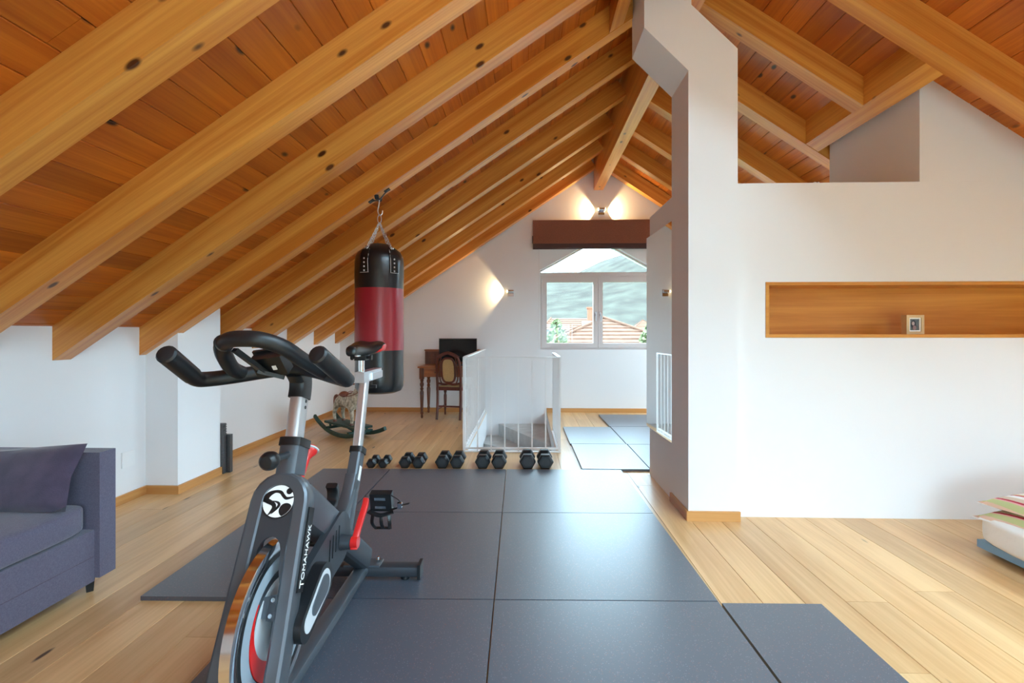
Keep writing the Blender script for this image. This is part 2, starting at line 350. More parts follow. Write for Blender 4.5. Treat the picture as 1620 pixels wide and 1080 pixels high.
for sgn in (-1, 1):
    xw = LX-.1 if sgn < 0 else RWX+.1; L = (RX-(LX-.1))/ca; w = L/nB
    for i in range(nB):
        s0, s1 = i*w+.0006, (i+1)*w-.0006; c = .0035; T = .02
        poly = [(s0,T),(s0,c),(s0+c,0),(s1-c,0),(s1,c),(s1,T)]
        cut = 3.0 + random.random()*2.2; cut2 = .2 + random.random()*1.4
        segs = [(FY, cut2), (cut2, cut), (cut, BY)]; xm = xw - sgn*((s0+s1)/2*ca)
        kk, qq = sgn > 0 and KX0 < xm < KX1, sgn > 0 and (QX0 < xm < QX1 or PX0 < xm < PX1)
        if kk or qq: segs = ([(FY, NY0), (NY1, 3.6)] if qq else [(FY, .9), (.9, 3.6)]) + ([(3.6, KY0), (KY1, BY)] if kk else [(3.6, BY)])
        for ya, yb in segs:
            P = lambda y: (lambda p: (xw - sgn*(p[0]*ca) + sgn*p[1]*sa, y, zb(xw) + DEP + p[0]*sa + p[1]*ca))
            B().prism(poly, P(ya+.0006), P(yb-.0006)).obj('ceiling_board', m_board, ceil_o, False)
RZ = lambda X: zb(X)+DEP+.03
for nm, xa0, xa1, y0, y1, lab in (('window_6', KX0, KX1, KY0, KY1, 'unseen roof window added in the far right slope to light the far end'), ('window_7', QX0, QX1, NY0, NY1, 'long unseen roof window added beside the ridge to light the near end of the room'), ('window_8', PX0, PX1, NY0, NY1, 'long unseen roof window added low on the near right slope for light from the right')):
    rw = thing(nm, lab, 'window'); rw['kind'] = 'structure'; b = B()  # unseen roof windows, added to bring more daylight into the room
    for (xa, ya), (xb, yb) in zip([(xa0,y0),(xa1,y0),(xa1,y1),(xa0,y1)], [(xa1,y0),(xa1,y1),(xa0,y1),(xa0,y0)]): b.bar((xa,ya,RZ(xa)),(xb,yb,RZ(xb)),.06,.07)
    b.obj('window_frame', m_white, rw, False)
    B().prism([(xa0,RZ(xa0)),(xa1,RZ(xa1)),(xa1,RZ(xa1)+.006),(xa0,RZ(xa0)+.006)], f(y0), f(y1)).obj('pane', m_glass, rw, False)
RY = [-1.15, -.48, .20, .86, 1.51, 2.147, 2.76, 3.40, 4.09, 4.83, 5.55, 6.26, 6.96]; RW = .117
D = DEP*ca
def rafter_mesh(length, name):
    return B().box((0,0,0),(length,RW,D-.0005)).bevel(.004,1).mesh(name, m_beam)
full = (RX-.06-(LX-.02))/ca
meL = rafter_mesh(full, 'rafter')
for y in RY:
    o = link('rafter', meL, ceil_o); o.location = (LX-.02, y, zb(LX-.02)); o.rotation_euler = (0,-ANG,0)
meS = rafter_mesh((2.352-(RX+.06))/ca, 'rafter_short')
for y in RY:
    o = link('rafter', meS if y == 3.40 else meL, ceil_o); o.location = (RX+.06 if y == 3.40 else RX+.06, y+RW, zb(RX+.06)); o.rotation_euler = (0,ANG,0)
    o.location.y = y
B().box((1.003,FY+.01,3.315),(1.138,BY-.002,zb(RX)+DEP-.03)).bevel(.004,1).obj('ridge_beam', m_beam_y, ceil_o)
def trimmer(x0, x1, y0, y1):
    b = B(); g = .004
    b.prism([(x0,zb(x0)+g),(x1,zb(x1)+g),(x1,zb(x1)+DEP),(x0,zb(x0)+DEP)], f(y0), f(y1)); b.obj('trimmer_beam', m_beam_y, ceil_o, False)
trimmer(.587, .687, 2.76+RW+.001, 3.399); trimmer(2.352, 2.452, 2.76+RW+.001, 4.089)
b = B(); b.prism([(.69,zb(.69)+DEP-.012),(1.0,zb(1.0)+DEP-.012),(1.0,zb(1.0)+DEP-.001),(.69,zb(.69)+DEP-.001)], f(2.88), f(3.398)); b.obj('infill_panel', m_wall, ceil_o, False, 'white plaster panel beside the column')  # white panel filling the bay between trimmer and ridge

# ------------------------------------------------------------ back window
w = thing('window_1', 'pointed gable window with two pale casements and a view of roofs', 'window', (0,0,0)); w['kind'] = 'structure'
fy0, fy1 = BY+.07, BY+.14
m_wframe = mat('pale_window_frame', (214,204,200), .5)
def frame_rect(b, x0, x1, z0, z1, t, y0, y1):
    b.box((x0,y0,z0),(x0+t,y1,z1)).box((x1-t,y0,z0),(x1,y1,z1)).box((x0+t,y0,z0),(x1-t,y1,z0+t)).box((x0+t,y0,z1-t),(x1-t,y1,z1)); return b
frame_rect(B(), WX0, WX1, WZ0, WZT, .03, fy0, fy1).obj('outer_frame', m_wframe, w, False)
B().box((WX0,fy0-.01,WZT),(WX1,fy1,2.10)).obj('transom', m_wframe, w, False)
for x0, x1, hs in ((WX0+.03, WC, 1), (WC, WX1-.03, -1)):
    sh = frame_rect(B(), x0+.002, x1-.002, WZ0+.03, WZT-.03, .068, fy0-.02, fy1-.01).bevel(.004,1).obj('casement', m_wframe, w)
    B().box((x0+.07,fy0+.02,WZ0+.1),(x1-.07,fy0+.026,WZT-.1)).obj('pane', m_glass, sh, False)
    hx = WC - hs*.034
    B().box((hx-.012,fy0-.026,1.44),(hx+.012,fy0-.02,1.50)).cyl((hx,fy0-.021,1.475),(hx,fy0-.06,1.475),.008).bar((hx,fy0-.055,1.48),(hx,fy0-.055,1.36),.018,.012,(0,1,0)).obj('handle', m_chrome, sh)
poly = [(p[0], p[1]) for p in arch[1:-1]]
ins = [(WX0+.02,2.10),(WX0+.02,2.118),(.402,2.212),(.83,2.45),(WC,2.58),(1.322,2.45),(1.75,2.212),(WX1-.02,2.118),(WX1-.02,2.10)]
B().prism(ins, f(fy0+.03), f(fy0+.036)).obj('pane', m_glass, w, False)
b = B()
for a, c in zip(arch[1:-2], arch[2:-1]): b.bar((a[0],(fy0+fy1)/2,a[1]-.012),(c[0],(fy0+fy1)/2,c[1]-.012),.06,.026)
b.obj('arch_frame', m_wframe, w, False)
gxs = [GX0, .57, RX, 1.57, GX1]
for k in range(4):
    x0, x1 = gxs[k], gxs[k+1]
    w2 = thing('window_%d' % (k+2), 'tall glazed gable panel behind the room', 'window'); w2['kind'] = 'structure'
    cor = [(x0,0),(x1,0),(x1,GZ),(x0,GZ)]; b = B()
    for q in range(4):
        a_, c_ = cor[q], cor[(q+1)%4]; b.bar((a_[0],FY-.13,a_[1]),(c_[0],FY-.13,c_[1]),.07 if q % 2 else .06,.07,(0,1,0))
    b.obj('window_frame', m_wframe, w2, False)
    B().prism(cor, f(FY-.135), f(FY-.13)).obj('pane', m_glass, w2, False)
bal = struct(B().box((GX0-1,FY-3.0,-.25),(GX1+1,FY-.26,-.06)).obj('floor_bounce_slab', mat('pale_bounce_slabs', (214,212,206), .8, vary=(3,(196,194,190))), None, False), 'unseen pale slab added outside the glazed gable to bounce daylight in', 'bounce slab')  # unseen slab added to throw daylight up to the ceiling

# ------------------------------------------------------------ outdoors
OUT_GROUND = -7.0
m_meadow = mat('meadow', (92,112,84), .9, spec=.05, vary=(.02,(70,96,74)))
m_forest = mat('forest_slope', (55,51,46), .95, spec=.02, vary=(.05,(68,66,58)))
m_tile = mat('terracotta_tiles', (100,72,58), .85, spec=.1, vary=(3,(86,60,48)))
m_render = mat('pale_house_render', (112,108,106), .9, spec=.1)
m_leaf = mat('pale_green_leaves', (92,96,66), .8, spec=.1, vary=(3,(104,108,78)))
m_brick = mat('orange_chimney_brick', (124,78,60), .9, spec=.1)
m_dark = mat('dark_window_glass', (70,76,82), .2)
b = B()
n = 28; gx = [-900+1800*i/n for i in range(n+1)]; gy = [28, 60, 120, 260, 420, 560, 700, 820, 950, 1150]
def ridge_h(X):                                                        # skyline height above eye level at 800 m
    a = X/800; el = .100 if a < .06 else .100 + (a-.06)*.45 if a < .22 else .172 + (a-.22)*.3
    if a > .34: el = .208
    if a < -.02: el = .100 + (-.02-a)*.5
    return min(el, .28) * 800
rows = []
for Y in gy:
    k = min(max((Y-330)/490, 0), 1); k = k*k*(3-2*k) if Y < 820 else max(0, 1-(Y-820)/900)
    rows.append([(X, Y, OUT_GROUND + (ridge_h(X*820/max(Y,400))+8)*k*(1+.05*math.sin(X*.02+Y*.03)) if k > 0 else OUT_GROUND) for X in gx])
vs = [[b.bm.verts.new(p) for p in r] for r in rows]
for j in range(len(gy)-1):
    for i in range(n): b.bm.faces.new((vs[j][i],vs[j][i+1],vs[j+1][i+1],vs[j+1][i]))
hill = b.obj('mountain_slope', m_forest, None, True); tag(hill, 'wooded blue-green mountainside filling the window view', 'mountain')
tag(B().box((-400,-400,OUT_GROUND-.5),(400,28,OUT_GROUND)).obj('garden_ground', m_meadow, None, False), 'flat green ground far below the house', 'ground')['kind'] = 'structure'
def roof_courses(b, e0, e1, r0, r1, rowsn):
    e0, e1, r0, r1 = map(V, (e0, e1, r0, r1))
    for k in range(rowsn):
        a, c = k/rowsn, (k+1)/rowsn; up = V((0,0,.12))
        p = [e0.lerp(r0,a)+up, e1.lerp(r1,a)+up, e1.lerp(r1,c)+up*.1, e0.lerp(r0,c)+up*.1]
        b.face(p); b.face([e0.lerp(r0,a), e1.lerp(r1,a), e1.lerp(r1,a)+up, e0.lerp(r0,a)+up])
def hip_house(name, label, cx, cy, hx, hy, ze, za, wallm, roofm, rows=7, ridge=0, windows=(), extra=None):
    h = thing(name, label, 'house', (cx, cy, OUT_GROUND)); G = OUT_GROUND
    B().box((-hx*.93,-hy*.93,0),(hx*.93,hy*.93,ze-G)).obj('house_wall', wallm, h, False)
    b = B(); z0, z1 = ze-G, za-G
    c = [(-hx,-hy,z0),(hx,-hy,z0),(hx,hy,z0),(-hx,hy,z0)]; r = [(-ridge,0,z1),(ridge,0,z1)]
    roof_courses(b, c[0], c[1], r[0], r[1], rows); roof_courses(b, c[1], c[2], r[1], r[1], rows); roof_courses(b, c[2], c[3], r[1], r[0], rows); roof_courses(b, c[3], c[0], r[0], r[0], rows)
    b.face([c[0],c[1],c[2],c[3]])
    rf = b.obj('tiled_roof', roofm, h, False)
    for q in (0,1,2,3): B().tube([V(c[q])+V((0,0,.15)), V(r[0 if q in (0,3) else 1])+V((0,0,.12))], .1, 6).obj('hip_tiles', roofm, rf, False)
    for (x, z, ww, hh) in windows: B().box((x-ww/2,-hy*.93-.04,z-G),(x+ww/2,-hy*.93+.02,z-G+hh)).obj('house_window', m_dark, h, False)
    return h
def at_px(x, y, Y):
    a = math.atan(23/754); u = (x-810)/754; dx = -math.sin(a)+math.cos(a)*u; dy = math.cos(a)+math.sin(a)*u; t = Y/dy
    return dx*t, 1.2 + (525-y)/754*t
hh1 = hip_house('hip_roof_house', 'nearest house with a pointed hipped tile roof outside the window', 5.75, 36, 4.1, 4.1, .42, 2.2, m_render, m_tile, 7)
ch = thing('brick_chimney', 'orange brick chimney on a grey plinth beyond the left casement', 'chimney', (4.95, 37.0, -2)); 
B().box((-.62,-.5,0),(.62,.5,4.05)).obj('plinth', m_render, ch, False); B().box((-.24,-.24,4.05),(.24,.24,5.0)).obj('stack', m_brick, ch, False); B().box((-.3,-.3,5.0),(.3,.3,5.12)).obj('cap', m_brick, ch, False)
hip_house('low_gable_house', 'house corner with a tile roof low in the left casement', .9, 30, 1.6, 3, -.75, .75, m_render, m_tile, 6)
hip_house('porch_roof', 'lower tile roof slope in front of the pointed roof house', 3.7, 33, 3.0, 2.4, -.5, .65, m_render, m_tile, 5, 1.2)
hip_house('pale_villa', 'pale villa with dark windows behind the chimney', 6.6, 70, 4.6, 4, 1.5, 3.2, m_render, m_tile, 6, 3.0, [(-3.2,-.9,1.4,1.5),(.2,-.9,1.6,1.2),(2.6,-.9,1.2,1.5)])
hip_house('valley_house', 'small white house low on the far valley side', 46, 190, 5, 4, 2.0, 6, m_render, m_tile, 3)
hip_house('valley_house', 'small white house beside the tree at the right casement', 42, 172, 4, 4, -1.5, 2, m_render, m_tile, 3)
def tree(label, x, y, zt, r, hgt):
    t = thing('leafy_tree', label, 'tree', (x, y, OUT_GROUND)); H0 = zt-OUT_GROUND
    B().cyl((0,0,0),(0,0,H0-hgt*.5),.22,.12,8).obj('trunk', m_brick, t)
    b = B(); rnd = random.Random(int(x*10))
    for k in range(900):
        u = rnd.random(); q = rnd.random()*2*PI; rr = r*math.sqrt(max(0.02, 1-(2*u-1)**2))*(.72+.28*rnd.random())*(1.15-u*.5)
        c = V((math.cos(q)*rr, math.sin(q)*rr, H0-hgt+u*hgt)); a = V((rnd.uniform(-1,1),rnd.uniform(-1,1),rnd.uniform(-1,1))).normalized(); d = a.orthogonal().normalized(); s = r*.16
        b.face([c+a*s, c+d*s*.7, c-a*s, c-d*s*.7])
    o = b.obj('foliage', m_leaf, t, False); o['kind'] = 'stuff'; return t
tree('pale conifer-shaped tree in the left casement', 1.75, 28, 1.9, 1.05, 6)
tree('dark green tree at the right edge of the right casement', 7.75, 30, 1.75, 1.0, 4)

# ------------------------------------------------------------ stairs and railing
sw = B()
sw.box((HX0-.1,HY0-.1,-2.8),(HX0,BY,-.016)).box((HX1,HY0-.1,-2.8),(HX1+.1,BY,-.016)).box((HX0,HY0-.1,-2.8),(HX1,HY0,-.016))
struct(sw.obj('wall_stairwell', m_wall, None, False), 'white stairwell sides below the floor', 'wall')
B_ = B().box((HX0,HY0,-2.9),(HX1,BY,-2.8)); struct(B_.obj('floor_stairwell', m_conc, None, False), 'grey floor at the foot of the stairs', 'floor')
st = thing('winding_stairs', 'grey stone winder steps going down inside the white railing', 'stairs', (0,0,0)); st['kind'] = 'structure'
pv = (HX1-.002, 5.75); g = .002
polys = [[pv,(HX1-g,BY-g),(-.42,BY-g)], [pv,(-.42,BY-g),(HX0+g,BY-g),(HX0+g,6.62)], [pv,(HX0+g,6.62),(HX0+g,5.75)]]
for k in range(6): polys.append([(HX1-g,5.75-.15*k),(HX0+g,5.75-.15*k),(HX0+g,5.60-.15*k),(HX1-g,5.60-.15*k)])
for k, poly in enumerate(polys):
    z1 = -.175*(k+1); B().prism(poly, lambda p: (p[0],p[1],z1-.20), lambda p: (p[0],p[1],z1)).obj('step', m_conc, st, False)
rl = thing('stair_railing', 'white metal railing with thin bars around the stair opening', 'railing', (0,0,0))
RT = .95
def rail_run(p0, p1, n, base=True):
    p0, p1 = V(p0), V(p1); d = p1-p0
    B().bar(p0+V((0,0,RT-.006)), p1+V((0,0,RT-.006)), .04, .012).obj('top_rail', m_white, rl, False)
    B().bar(p0+V((0,0,.035)), p1+V((0,0,.035)), .014, .02).obj('bottom_rail', m_white, rl, False)
    B().bar(p0+V((0,0,.004)), p1+V((0,0,.004)), .05, .008).obj('base_plate', m_white, rl, False)
    for i in range(n+1):
        c = p0 + d*(i/n); B().box((c.x-.006,c.y-.006,.0),(c.x+.006,c.y+.006,RT-.012)).obj('baluster', m_white, rl, False)
o_ = .028
rail_run((HX0-o_,HY0-o_,0),(HX1+o_,HY0-o_,0),7); rail_run((HX0-o_,HY0+.09,0),(HX0-o_,BY-.03,0),18); rail_run((HX1+o_,HY0+.09,0),(HX1+o_,5.78,0),8)
for x, y in ((HX0-o_,HY0-o_),(HX1+o_,HY0-o_),(HX1+o_,5.80)): B().box((x-.012,y-.012,0),(x+.012,y+.012,RT)).obj('post', m_white, rl, False)

# mirror on the enclosure side
mr_ = thing('wall_mirror', 'tall mirror on the side of the partition reflecting the railing', 'mirror', (1.0295, 3.735, .41), .03)
B().box((-.006,-.31,0),(-.001,.325,1.58)).obj('mirror_glass', m_mirror, mr_, False)
B().box((-.0015,-.312,-.002),(-.0002,.327,1.582)).obj('backing', m_grey_wall, mr_, False)

# ------------------------------------------------------------ rubber mats
MA = .016; O = V((-.174, 4.10)); ex = V((math.cos(MA), math.sin(MA))); ey = V((-math.sin(MA), math.cos(MA)))
def mat_tile(u0, u1, v0, v1, label, th=.02, rz=MA):
    c = O + ex*((u0+u1)/2) + ey*((v0+v1)/2); hx, hy = (u1-u0)/2-.003, (v1-v0)/2-.003
    o = B().box((-hx,-hy,.0005),(hx,hy,th)).bevel(.002,1).obj('rubber_mat', m_rubber)
    o.location = (c.x, c.y, 0); o.rotation_euler = (0,0,rz+random.uniform(-.0015,.0015)); return tag(o, label, 'mat', 'rubber floor mats')
rows_ = [0, -.985, -2.0, -3.02, -4.04]; rn = ['back', 'second', 'third', 'nearest']
for k in range(3):
    mat_tile(0, .985, rows_[k+1], rows_[k], ['black rubber mat beside the column in front of the two largest dumbbells', 'black rubber mat with the brightest window glare, second from the dumbbells in the right column', 'black rubber mat at the bottom edge, right of the long centre seam'][k])
    mat_tile(-1.0, 0, rows_[k+1], rows_[k], ['black rubber mat in front of the middle dumbbells, left of the centre seam', 'black rubber mat under the red crank and pedal of the bike', 'black rubber mat under the front of the exercise bike'][k])
mat_tile(-1.585, -1.003, rows_[1], 0, 'narrow black rubber mat behind the bike, nearest the rocking horse')
mat_tile(-1.585, -1.003, rows_[2], rows_[1], 'narrow black rubber mat with its pointed corner beside the sofa')
mat_tile(.99, 1.425, rows_[3], -2.01, 'cut-down black rubber mat strip at the bottom edge on the oak planks')
def pmat(x0, x1, y0, y1, label):
    o = B().box((-(x1-x0)/2+.003,-(y1-y0)/2+.003,.0005),((x1-x0)/2-.003,(y1-y0)/2-.003,.02)).bevel(.002,1).obj('rubber_mat', m_rubber)
    o.location = ((x0+x1)/2,(y0+y1)/2,0); o.rotation_euler = (0,0,MA*.5); tag(o, label, 'mat', 'rubber floor mats')
pmat(.475,1.06,4.13,5.055,'half-width rubber mat nearest the enclosure corner on the way to the window'); pmat(.455,1.045,5.06,5.96,'half-width rubber mat farther along towards the window')
pmat(1.064,2.06,4.13,5.055,'rubber mat in the window passage, partly hidden behind the enclosure corner'); pmat(1.05,2.05,5.06,6.0,'rubber mat in the middle of the window passage'); pmat(1.035,2.03,6.005,6.87,'rubber mat directly below the gable window')
for lo, hi, lab in (((-2.66,3.953,.001),(-2.562,3.99,.425),'taller black rubber offcut standing behind the wall pier'), ((-2.64,3.995,.001),(-2.53,4.03,.325),'shorter black rubber offcut standing beside the pier')):
    b = B().box(lo, hi)
    if hi[2] > .4:
        for k in range(5): b.box((hi[0],lo[1]+.002,.33+k*.02),(hi[0]+.006,hi[1]-.002,.34+k*.02))
    tag(b.obj('rubber_offcut', m_rubber_edge, None, False), lab, 'rubber strip', 'rubber offcuts by the pier')

# ------------------------------------------------------------ dumbbells
m_hex = mat('black_rubber_hex', (22,25,29), .42); m_hexface = mat('dark_rubber_face', (40,43,47), .55); m_grip = mat('knurled_chrome', (190,192,196), .3, metal=1, bump=(900,.4,.0006))
dx = [(-1.375,.086,.20),(-1.268,.086,.20),(-1.073,.112,.21),(-.955,.112,.21),(-.742,.128,.225),(-.612,.128,.225),(-.385,.136,.24),(-.242,.136,.24),(.010,.143,.25),(.166,.143,.25)]
sz = ['smallest','second smallest','middle-sized','second largest','largest']
for i, (x, dia, ln) in enumerate(dx):
    t = thing('hex_dumbbell', '%s black hex dumbbell, %s of its pair on the floor behind the mats' % (sz[i//2], 'left' if i % 2 == 0 else 'right'), 'dumbbell', (x, 4.155 + .0008*i, 0), MA, 'hex dumbbells in a row')
    R = dia/2; zc = R*math.sin(PI/3); hw = ln*.32
    for y0, d in ((0, 1), (ln, -1)):
        rs = [(R*.80, y0), (R, y0+d*.014), (R, y0+d*(hw-.012)), (R*.82, y0+d*hw)]
        b = B()
        b.rings([[(math.cos(q*PI/3)*r, y, zc+math.sin(q*PI/3)*r) for q in range(6)] for r, y in rs])
        hd = b.bevel(.002,1).obj('weight_head', m_hex, t)
        B().cyl((0,y0-d*.001,zc),(0,y0+d*.004,zc),R*.5,n=20).obj('end_disc', m_hexface, hd)
    B().tube([(0,hw-.005,zc),(0,ln/2-.02,zc),(0,ln/2,zc),(0,ln/2+.02,zc),(0,ln-hw+.005,zc)],[.013,.0155,.0165,.0155,.013],12).obj('grip', m_grip, t)

# ------------------------------------------------------------ exercise bike (local frame: y runs to the rear, x to the drive side)
ca_, sa_ = math.cos(MA), math.sin(MA)
bk = thing('exercise_bike', 'black and grey indoor cycling bike with chrome posts standing on the mats', 'exercise bike', (-.745*ca_-1.7*sa_, -.745*sa_+1.7*ca_, .02), MA)
Z0 = -.02                                                             # positions below are heights above the oak floor
def K(pts): return [(x, y, z+Z0) for x, y, z in pts]
def k1(x, y, z): return (x, y, z+Z0)
for y, hx in ((.58,.27), (-.50,.25)):
    s_ = B().tube(K([(-hx,y,.062),(hx,y,.062)]), 1, sec=rsec(.026,.032)).obj('stabilizer', m_frame_d, bk)
    for sx in (-1,1):
        B().box(k1(sx*hx-.006,y-.036,.03),k1(sx*hx+.008,y+.036,.098)).bevel(.006,2).obj('end_cap', m_black, s_)
        B().cyl(k1(sx*(hx-.07),y,.022),k1(sx*(hx-.07),y,.045),.022,n=14).obj('levelling_foot', m_black, s_)
    pl = B().box(k1(-.085,y-.037,.088),k1(.085,y+.037,.096)).bevel(.003,1).obj('mounting_plate', m_frame, s_)
    for sx in (-1,1): B().cyl(k1(sx*.07,y,.094),k1(sx*.07,y,.11),.011,n=6).cyl(k1(sx*.07,y,.11),k1(sx*.07,y,.122),.006,n=8).obj('bolt', m_chrome, pl)
B().tube(K([(0,.60,.075),(0,-.52,.068)]), 1, sec=rsec(.022,.03)).obj('base_tube', m_frame, bk)
B().tube(K([(0,-.04,.575),(0,.575,.115)]), 1, sec=rsec(.052,.036), ref=(0,.6,.75)).obj('main_tube', m_frame_d, bk)
B().tube(K([(0,-.13,.645),(0,.16,.428)]), 1, sec=rsec(.062,.046), ref=(0,.6,.75)).obj('main_tube_sleeve', m_frame, bk)
B().tube(catmull(K([(0,.16,.39),(0,.24,.42),(0,.345,.47),(0,.42,.56)]),5), 1, sec=rsec(.026,.026)).obj('seat_brace', m_frame, bk)
B().tube(K([(0,.30,.30),(0,.497,.655)]), 1, sec=rsec(.036,.026), ref=(0,1,0)).obj('seat_tube', m_frame, bk)
B().tube(K([(0,.49,.64),(0,.502,.662)]), 1, sec=rsec(.041,.031), ref=(0,1,0)).obj('seat_tube_collar', m_black, bk)
lb = B().bar(k1(.0265,.427,.535),k1(.0265,.458,.59),.03,.001,(1,0,0)).obj('sticker', m_white, bk, False, 'white instruction sticker on the seat tube')
B().tube(K([(0,.47,.60),(0,.592,.978)]), 1, sec=rsec(.026,.019), ref=(0,1,0)).obj('seat_post', m_silver, bk)
B().box(k1(-.022,.515,.962),k1(.022,.80,1.012)).bevel(.004,2).obj('seat_slider', m_silver, bk)
B().box(k1(.022,.62,.966),k1(.03,.79,1.0)).bevel(.003,1).obj('slider_clamp', m_silver, bk)
B().cyl(k1(0,.68,.96),k1(0,.68,.935),.012,n=10).box(k1(-.03,.672,.92),k1(.03,.688,.936)).obj('slider_lever', m_black, bk)
B().cyl(k1(0,.545,1.01),k1(0,.545,1.085),.0145,n=16).obj('saddle_stem', m_chrome, bk)
cl = B().box(k1(-.026,.52,1.066),k1(.026,.575,1.094)).bevel(.006,1).cyl(k1(-.045,.545,1.08),k1(.045,.545,1.08),.008,n=8).cyl(k1(-.05,.545,1.08),k1(-.04,.545,1.08),.013,n=6).cyl(k1(.04,.545,1.08),k1(.05,.545,1.08),.013,n=6).obj('saddle_clamp', m_black, bk)
for sx in (-1,1): B().tube(K([(sx*.012,.43,1.092),(sx*.02,.52,1.09),(sx*.022,.58,1.09),(sx*.04,.66,1.105)]),.0035,6).obj('saddle_rail', m_chrome, cl)
# saddle: lofted sections
secs = []
for y, w_, top, th in ((.398,.012,1.128,.03),(.405,.024,1.137,.046),(.44,.03,1.143,.05),(.50,.036,1.139,.05),(.56,.055,1.140,.052),(.61,.078,1.149,.056),(.655,.086,1.158,.06),(.685,.078,1.158,.056),(.70,.05,1.15,.04)):
    ring = []
    for i in range(16):
        q = 2*PI*i/16; c, s2 = math.cos(q), math.sin(q)
        dip = -.008*math.exp(-(c*w_/.014)**2) if s2 > 0 and y > .5 else 0
        ring.append(k1(w_*math.copysign(abs(c)**.7,c), y, top-th/2 + th/2*math.copysign(abs(s2)**.8,s2) + dip))
    secs.append(ring)
sd = B().rings(secs).obj('saddle', m_leather_k, bk)
for sx in (-1,1):
    b = B(); pts = []
    secs2 = []
    for y, w_, top, th in ((.575,.0635,1.1425,.053),(.60,.0745,1.147,.055),(.63,.0825,1.1535,.058),(.655,.0865,1.158,.06),(.685,.0785,1.158,.056),(.698,.056,1.15,.042)):
        r_ = []
        for q in (-.55,-.25,.1,.45):
            hh = q*(1 if y > .62 else .55 if y > .59 else .08) - (.5 if y < .59 else .25 if y < .62 else .1); c, s2 = math.cos(hh), math.sin(hh)
            r_.append(k1(sx*(w_+.0015)*abs(c)**.7, y, top-th/2 + th/2*math.copysign(abs(s2)**.8,s2)))
        secs2.append(r_)
    vv = [[b.bm.verts.new(p) for p in r_] for r_ in secs2]
    for a, c in zip(vv[:-1], vv[1:]):
        for i in range(3): b.bm.faces.new((a[i],a[i+1],c[i+1],c[i]))
    b.obj('red_trim', m_red, sd, True, 'red side panel of the saddle')
# head, handlebar post, knobs
B().tube(K([(0,-.157,.735),(0,-.122,.83)]), 1, sec=rsec(.045,.034), ref=(0,1,0)).obj('head_tube', m_frame, bk)
B().tube(K([(0,-.128,.818),(0,-.118,.842)]), 1, sec=rsec(.049,.038), ref=(0,1,0)).obj('head_collar', m_black, bk)
hp = B().tube(K([(0,-.15,.77),(0,-.085,1.0)]), 1, sec=rsec(.030,.022), ref=(0,1,0)).obj('handlebar_post', m_silver, bk)
def lying(y, z): return k1(.0226, y, z)
for z in (.945,.965): B().cyl(lying(-.098+(z-.945)*.28,z),k1(.0236,-.098+(z-.945)*.28,z),.006,n=12).obj('post_print', m_black, hp)
B().tube(catmull(K([(0,-.093,.975),(0,-.083,1.01),(0,-.085,1.045),(0,-.115,1.078)]),4), 1, sec=rsec(.036,.028), ref=(0,1,0)).obj('handlebar_stem', m_black, bk)
B().cyl(k1(0,-.13,.800),k1(0,-.265,.815),.011,n=12).obj('pin_shaft', m_frame_d, bk)
kb = B().lathe([(.009,0),(.016,.006),(.026,.022),(.029,.036),(.026,.05),(.018,.058),(.004,.06)],18).xf(M.Translation(k1(0,-.250,.815)) @ M.Rotation(PI/2,4,'X')).obj('pin_knob', m_black, bk)
B().torus((0,0,0),.0155,.0022,(0,0,1),18,6).xf(M.Translation(k1(0,-.306,.815)) @ M.Rotation(PI/2,4,'X')).obj('knob_badge', m_silver, kb)
B().cyl(k1(0,-.09,.70),k1(0,-.03,.765),.012,n=12).obj('resistance_shaft', m_red, bk)
rk = B().lathe([(.012,0),(.018,.012),(.026,.022),(.029,.034),(.026,.042),(.01,.046)],20).xf(M.Translation(k1(0,-.036,.757)) @ M.Rotation(-.75,4,'X')).obj('resistance_knob', m_red, bk, True, 'red resistance knob')
B().torus((0,0,0),.0285,.004,(0,0,1),20,6).xf(M.Translation(k1(0,-.036,.757)) @ M.Rotation(-.75,4,'X') @ M.Translation((0,0,.034))).obj('knob_ring', m_silverband, rk)
B().tube(catmull(K([(0,.11,.50),(0,.16,.51),(0,.195,.525),(0,.20,.565),(0,.185,.59)]),4), 1, sec=rsec(.012,.022)).obj('brake_bracket', m_black, bk)
# handlebar
bar_pts = K([(-.206,-.425,1.138),(-.216,-.35,1.098),(-.226,-.285,1.062),(-.215,-.25,1.055),(-.16,-.205,1.06),(-.08,-.15,1.072),(0,-.125,1.08)])
bar_all = bar_pts + [(-p[0],p[1],p[2]) for p in bar_pts[-2::-1]]
hb = B().tube(catmull(bar_all,5), .0235, 14).obj('handlebar', m_foam, bk)
for sx in (-1,1):
    e0 = V((sx*bar_pts[0][0],)+bar_pts[0][1:]); e1 = V((sx*bar_pts[2][0],)+bar_pts[2][1:]); d = (e0-e1).normalized()
    B().tube([e1+d*.02, e0-d*.01, e0+d*.004, e0+d*.010, e0+d*.013],[.0262,.0262,.0262,.022,.012],16).obj('bar_end_grip', m_foam, hb)
lp = catmull(K([(-.135,-.175,1.062),(-.14,-.235,1.085),(-.118,-.305,1.118),(-.09,-.37,1.156),(-.045,-.412,1.178),(0,-.42,1.182),(.045,-.412,1.178),(.085,-.37,1.156),(.108,-.305,1.118),(.125,-.235,1.085),(.13,-.175,1.062)]),5)
B().tube(lp, .0225, 14).obj('aero_loop', m_foam, bk)
B().torus(k1(-.072,-.392,1.168),.0215,.005,(.75,-.55,.3),18,6).obj('loop_clamp', m_black, bk)
br_ = B().bar(k1(-.055,-.37,1.15),k1(-.012,-.29,1.08),.022,.012).bar(k1(-.03,-.30,1.085),k1(.03,-.26,1.062),.03,.012).obj('console_bracket', m_black, bk)
